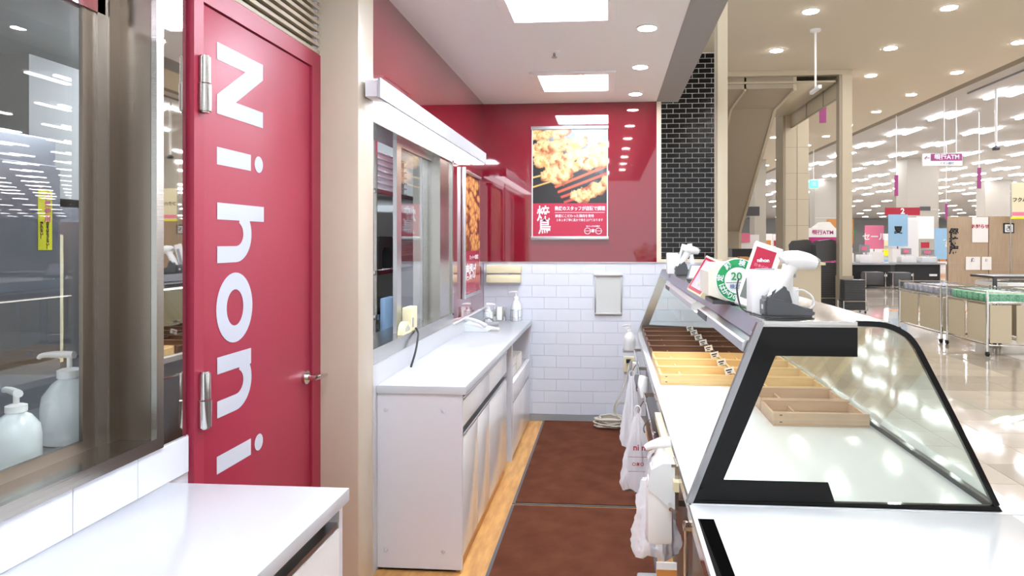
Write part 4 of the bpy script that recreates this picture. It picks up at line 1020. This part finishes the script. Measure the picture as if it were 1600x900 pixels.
t = thing('spotlight', 'white track spotlight near the ceiling slot', 'lamp', (8.95, 14.9, 5.2)); MB().lathe([(.05, 0), (.05, -.12), (.09, -.2), (.09, -.42)]).build('spot_body', 'whitepl', t, True); box('track', 'grey', -.02, .02, -1.5, 2.5, -.04, 0, t)
for x, y, z, lb in ((8.05, 27, 3.75, 'green exit sign beside the beige column'), (13.75, 22.5, 3.6, 'green exit sign at the right photo edge')):
    t = thing('exit_sign', lb, 'sign', (x, y, z)); box('sign_box', 'exit', -.17, .17, -.04, .04, -.16, .16, t); MB().cyl((0, 0, .16), (0, 0, (5.1 if x < 8.1 else 5.2) - z), .012, 6).build('hanger_rod', 'whitepl', t); text('exit_figure', '出', .2, 'letter', FY(0, -.045, 0), t)
# magenta booth
t = thing('magenta_booth', 'magenta ATM booth with white top beside the basket stacks', 'booth', (6.95, 22.7, 0))
box('lower_body', 'magenta', -.45, .45, -.35, .35, 0, 1.62, t); box('upper_body', 'whitepl', -.46, .46, -.36, .36, 1.62, 1.92, t); MB().prism([(-.2, 1.92), (.42, 1.92), (.25, 2.12), (.05, 2.12)], 'y', -.3, .3).build('display_top', 'paper', t)
text('booth_text', '銀行ATM', .17, 'magenta', FY(0, -.365, 1.77), t, .004); text('booth_text', '銀行ATM', .15, 'letter', FY(.1, -.355, .9), t, .004)
box('side_panel', 'grey', -.9, -.5, -.1, .3, 0, 1.7, t)
# basket stacks on dollies
bk = MB()
for a0, a1, b0, b1 in ((-.20, .20, -.14, -.133), (-.20, .20, .133, .14), (-.20, -.193, -.14, .14), (.193, .20, -.14, .14)):
    bk.box(a0, a1, b0, b1, 0, .045)
bk.box(-.212, .212, -.152, .152, .036, .045, .002); bk.box(-.19, .19, -.13, .13, 0, .008)
for k in range(9): bk.box(-.2 + k * .05 - .004, -.2 + k * .05 + .004, -.143, -.14, .0, .038)
bk = bk.build('basket_shell', 'basket', mesh_only=True)
stacks = [(4.40, 15.6, 20, 'the left stack behind the glass post'), (4.72, 14.95, 20, 'the middle stack by the glass post'), (5.02, 14.2, 13, 'the short right stack')]
for x, y, n, nm in stacks:
    t = thing('basket_dolly', 'chrome wire dolly under %s' % nm, 'dolly', (x, y, 0), group='basket dollies')
    m = MB()
    for q in (-.235, .235):
        for s_ in (-.175, .175): m.cyl((q, s_, .05), (q, s_, .26), .008, 6)
        m.cyl((q, -.175, .25), (q, .175, .25), .008, 6); m.cyl((q, -.175, .06), (q, .175, .06), .008, 6)
    for s_ in (-.175, .175): m.cyl((-.235, s_, .25), (.235, s_, .25), .008, 6); m.cyl((-.235, s_, .06), (.235, s_, .06), .008, 6)
    for q in (-.1, 0, .1): m.cyl((q, -.17, .06), (q, .17, .06), .006, 6)
    m.build('wire_frame', 'chrome', t)
    for q in (-.2, .2):
        for s_ in (-.15, .15): MB().cyl((q - .012, s_, .028), (q + .012, s_, .028), .027, 12).build('caster', 'blackm', t)
    for k in range(n):
        b = thing('shopping_basket', 'dark shopping basket in %s, %s from the bottom' % (nm, WORDS[k]), 'basket', (x, y, .07 + k * .0475), group='nested baskets in %s' % nm)
        inst('basket_shell', bk, (0, 0, 0), b)
        if k == 0: first_top = b
for (x, y, z), lb in zip(((4.40, 15.6, 1.05), (4.72, 14.95, 1.05)), ('folded pile of dark baskets tilted on the left stack', 'folded pile of dark baskets tilted on the middle stack')):
    tag(MB().prism([(-.235, 0), (.235, 0), (.20, .42), (.12, .46), (-.14, .46), (-.22, .38)], 'y', -.17, .17).build('basket_pile', 'basket', T=Matrix.Translation((x, y, z)) @ Matrix.Rotation(R(-7), 4, 'Y')), lb, 'baskets')
# carts row on the right
def cart(x0, x1, y0, y1, lb, pk, nfront, packs):
    t = thing('goods_cart', lb, 'cart', (x0, y0, 0), group='wire goods carts on the mall floor'); Wd, Dp = x1 - x0, y1 - y0
    for q in (0, Wd):
        for s_ in (0, Dp):
            MB().cyl((q, s_, .06), (q, s_, .84), .015, 8).build('post', 'chrome', t); MB().cyl((q - .014, s_, .03), (q + .014, s_, .03), .03, 12).build('caster', 'blackm', t)
    m = MB()
    for z in (.14, .69, .82):
        m.cyl((0, 0, z), (Wd, 0, z), .01, 6); m.cyl((0, Dp, z), (Wd, Dp, z), .01, 6); m.cyl((0, 0, z), (0, Dp, z), .01, 6); m.cyl((Wd, 0, z), (Wd, Dp, z), .01, 6)
    m.build('frame_rails', 'chrome', t)
    n = nfront
    for k in range(n): box('front_board', 'board', Wd * k / n + .03, Wd * (k + 1) / n - .03, .0, .012, .17, .655, t)
    n = 2
    for k in range(n): box('side_board', 'board', -.002, .01, Dp * k / n + .04, Dp * (k + 1) / n - .04, .17, .655, t)
    box('shelf', 'steelh', .01, Wd - .01, .01, Dp - .01, .67, .685, t)
    me = MB().box(-.06, .06, -.05, .05, 0, .11, .02).build('goods_pack', pk, mesh_only=True)
    for a in range(packs[0]):
        for b in range(packs[1]):
            o = inst('goods_pack', me, (x0 + .10 + a * (Wd - .20) / max(1, packs[0] - 1), y0 + .095 + b * (Dp - .19) / max(1, packs[1] - 1), .6855), None, (R(random.uniform(-6, 6)), 0, R(random.uniform(-9, 9))))
            tag(o, '%s pack, %s from the left, %s row back, in the %s cart' % ({'greenpk': 'green', 'bluepk': 'grey blue'}[pk], WORDS[a], WORDS[b], lb.split(' ')[0]), 'pack', 'packs in the ' + lb.split(' cart')[0] + ' cart')
    return t
cart(4.83, 5.48, 8.92, 9.95, 'nearest green filled cart with two cream front boards', 'greenpk', 2, (5, 7))
cart(4.80, 5.48, 10.06, 11.45, 'furthest blue filled cart behind the green one', 'bluepk', 2, (5, 8))
cart(5.58, 6.3, 8.95, 10.0, 'right edge cart at the photo border', 'bluepk', 2, (4, 4))
# freezer case
t = thing('display_freezer', 'white low freezer with dark rim behind the carts', 'freezer', (6.6, 11.6, 0)); box('body', 'whitepl', 0, 2.6, 0, 1.0, .0, .78, t, .02); box('rim', 'dgrey', -.05, 2.65, .3, 1.05, .84, .88, t); box('rim_post', 'dgrey', -.05, 0.0, .3, .35, 0, .84, t); box('glass_lid', 'glass', .05, 2.55, .02, .3, .78, .82, t)
# checkout counters and their clutter
for x0, x1, y, lb in ((7.9, 9.2, 22.6, 'left black checkout counter with parked baskets before it'), (9.5, 10.95, 23.0, 'right black checkout counter before the wide column')):
    t = thing('checkout_counter', lb, 'counter', (x0, y, 0), group='black checkout counters')
    box('body', 'blackm', 0, x1 - x0, 0, .8, 0, .72, t); box('countertop', 'gunsteel', -.1, x1 - x0 + .1, -.15, .85, .72, .77, t)
    for k in range(2): box('tag_plate', 'whitepl', .35 + k * .75, .6 + k * .75, -.012, 0, .33, .40, t)
for k, (x, y) in enumerate(((8.35, 21.9), (9.05, 21.6))): 
    t = thing('basket_cart', ['dark wheeled basket cart by the left checkout, left one', 'dark wheeled basket cart by the left checkout, right one'][k], 'cart', (x, y, 0)); box('basket', 'basket', -.28, .28, -.25, .25, .1, .52, t, .06)
    m = MB()
    for q in (-.3, .3): m.cyl((q, -.27, .03), (q, -.27, .5), .015, 6)
    m.build('frame', 'chrome', t)
clutter = [(8.0, 23.0, .77, .35, .9, 'whitepl', 'cash register', 'white cash register on the left checkout'), (8.6, 23.1, .77, .4, .75, 'whitepl', 'cash register', 'second white cash register on the left checkout'),
           (10.0, 23.2, .77, .4, .6, 'whitepl', 'cash register', 'white cash register on the right checkout, left side'), (10.7, 23.2, .77, .5, .55, 'clearpl', 'cash register', 'white cash register on the right checkout, middle')]
for x, y, z, wd, h, m_, cat, lb in clutter:
    t = thing('cash_register', lb, cat, (x, y, z), group='checkout registers'); box('base', m_, -wd / 2, wd / 2, 0, .4, 0, h * .35, t, .02); box('screen', 'grey', -wd * .4, wd * .4, .1, .16, h * .45, h * .8, t); box('stem', m_, -.03, .03, .12, .18, h * .3, h * .5, t); box('receipt_unit', 'pink', -wd * .3, wd * .1, .02, .05, h * .55, h * .72, t)
# posters / boards behind the checkouts
boards = [(8.9, 26.5, 1.35, 2.35, 1.0, 'orange', 'large orange board with green writing beyond the checkouts', 'あじわい', 'green'), (10.1, 26.3, 1.2, 2.1, .7, 'pink', 'pink and white food poster beyond the checkouts', 'セール', 'paper'),
          (10.85, 26.0, 1.3, 2.5, .7, 'blue', 'pale blue poster with a figure outline beyond the checkouts', '夏', 'ink'), (11.35, 26.8, 2.5, 2.8, 1.3, 'redink', 'small red sign with white numeral beyond the checkouts', '2', 'paper'), (13.1, 27.0, .8, 2.0, .9, 'blue', 'blue board between the wide column and oak partition', '特', 'paper')]
for x, y, z0, z1, wd, m_, lb, tx, tc in boards:
    t = thing('sign_board', lb, 'sign', (x, y, 0), group='boards beyond the checkouts'); box('panel', m_, -wd / 2, wd / 2, -.02, .02, z0, z1, t); box('leg', 'steel', -.02, .02, .02, .05, 0, z0 + .2, t); text('sign_text', tx, .3, tc, FY(0, -.025, (z0 + z1) / 2), t, .01)
    box('leaflet_rack', 'whitepl', -wd * .4, wd * .4, -.2, 0, .6, z0 - .1, t)
# shelves far beyond (rows of goods)
cols = ['redink', 'orange', 'greenpk', 'blue', 'paper', 'yellow', 'pink', 'creampl']
for i in range(9):
    x = 7.6 + i * 2.4; y = 36 + (i % 3) * 1.5
    t = thing('goods_shelf', 'distant goods shelf of the sales hall, %s from the left' % ordn[i], 'shelf', (x, y, 0), group='distant goods shelves')
    box('shelf_frame', 'whitepl', -1.0, 1.0, 0, .5, 0, 1.9, t)
    for z in (.25, .75, 1.25):
        for q in range(5): box('goods_block', cols[(i * 3 + q + int(z * 4)) % 8], -.95 + q * .38, -.62 + q * .38, -.16, 0, z, z + .3, t)
# oak partition
t = thing('oak_partition', 'row of light oak partition panels behind the carts', 'partition', (11.1, 22.8, 0))
for k in range(5): box('panel', 'partition', k * 1.28 + .01, k * 1.28 + 1.27, 0, .08, 0, 2.30, t)
for k, ch in enumerate('優待席'): text('panel_text', ch, .3, 'ink', FY(.18, -.01, 1.75 - k * .28), t, .012)
for k, z in enumerate((1.62,)): text('panel_text', 'ご案内', .11, 'postd', FY(.55, -.01, z), t)
for x in (1.9, 5.1): 
    box('black_plate', 'ink', x - .17, x + .17, -.012, 0, 1.75, 2.08, t); text('plate_mark', '♿' if x < 3 else '☕', .25, 'letter', FY(x, -.02, 1.9), t)
box('cross_joint', 'postd', .0, 2.7, -.004, 0, .55, .57, t); box('cross_joint', 'postd', .0, 2.7, -.004, 0, .78, .79, t)
pap = [(.75, 1.45, .50, 2.28, 'white notice with pink heading on the oak partition', 'お知らせ'), (2.75, 1.7, .95, 2.25, 'pale notice with brown print under the cream poster', '本日'), (.55, .55, .45, .98, 'small white notice low on the oak partition, left', '席'), (1.05, .55, .3, .98, 'small white notice low on the oak partition, second', '席'), (2.6, .5, 1.2, 1.0, 'wide pale notice with two marks low on the oak partition', '禁 止')]
for x, z0, wd, z1, lb, tx in pap:
    t = thing('notice', lb, 'notice', (11.1 + x, 22.79, 0), group='notices on the oak partition'); z1 = min(z1, z0 + .85) if z1 > 1.2 else z1
    box('sheet', 'paper', 0, wd, -.02, -.001, z0, z1, t); text('notice_text', tx, min(.2, wd * .28), 'ink' if z0 < 1 else 'redink', FY(wd / 2, -.025, (z0 + z1) / 2 + .1), t, .006)
t = thing('tall_poster', 'tall cream poster on a stand above the oak partition', 'poster', (13.2, 22.3, 0))
box('sheet', 'creampl', -.38, .42, -.01, .01, 2.25, 3.35, t); text('poster_text', 'フクハラメ', .15, 'ink', FY(0, -.02, 2.8), t, .005); box('pink_band', 'pink', -.38, .42, -.012, -.01, 2.3, 2.42, t); box('yellow_foot', 'yellow', -.42, .1, -.03, .03, 2.2, 2.26, t); MB().cyl((-.42, 0, .0), (-.42, 0, 3.3), .02, 8).build('stand_pole', 'steel', t)
t = thing('sink_unit', 'white hand wash unit with pink panel before the partition', 'unit', (13.2, 20.5, 0)); box('board', 'partition', -.5, 1.4, 0, .1, .0, 1.7, t); box('basin', 'whitepl', -.1, .55, -.3, 0, 1.05, 1.15, t, .03); box('pink_panel', 'pink', -.1, .45, -.02, 0, 1.2, 1.45, t)
# beige low furniture behind the case shelf (px 1110-1240)
t = thing('low_display', 'long beige low display stand beyond the case shelf', 'stand', (1.75, 10.2, 0)); box('body', 'post', -.2, 1.4, 0, .7, 0, 1.12, t); box('top_board', 'creampl', -.25, 1.45, -.05, .75, 1.12, 1.16, t); 
for k in range(5): 
    tag(box('gift_box', ['pink', 'creampl', 'orange', 'creampl', 'bluepk'][k], 1.62 + k * .17, 1.76 + k * .17, 10.22, 10.4, 1.161, 1.161 + (.09, .07, .08, .06, .09)[k]), ['pink', 'first cream', 'orange', 'second cream', 'grey blue'][k] + ' box on the beige low display stand', 'box', 'boxes on the beige display stand')
tag(box('black_counter', 'blackm', 2.95, 4.1, 16.3, 16.8, 0, 1.30), 'black counter below the escalator end', 'counter')
t = thing('shop_rack', 'distant rack with pink goods seen under the escalator', 'rack', (4.3, 21.8, 0)); box('frame', 'whitepl', -.3, .5, 0, .4, 0, 1.7, t); box('pink_goods', 'pink', -.28, .2, -.05, 0, 1.45, 1.75, t); box('dark_sign', 'dgrey', .0, .5, -.05, 0, 2.3, 2.6, t)
struct(box('wall_shop', 'column', -3, 2.15, 16, 16.2, 0, 5.1))
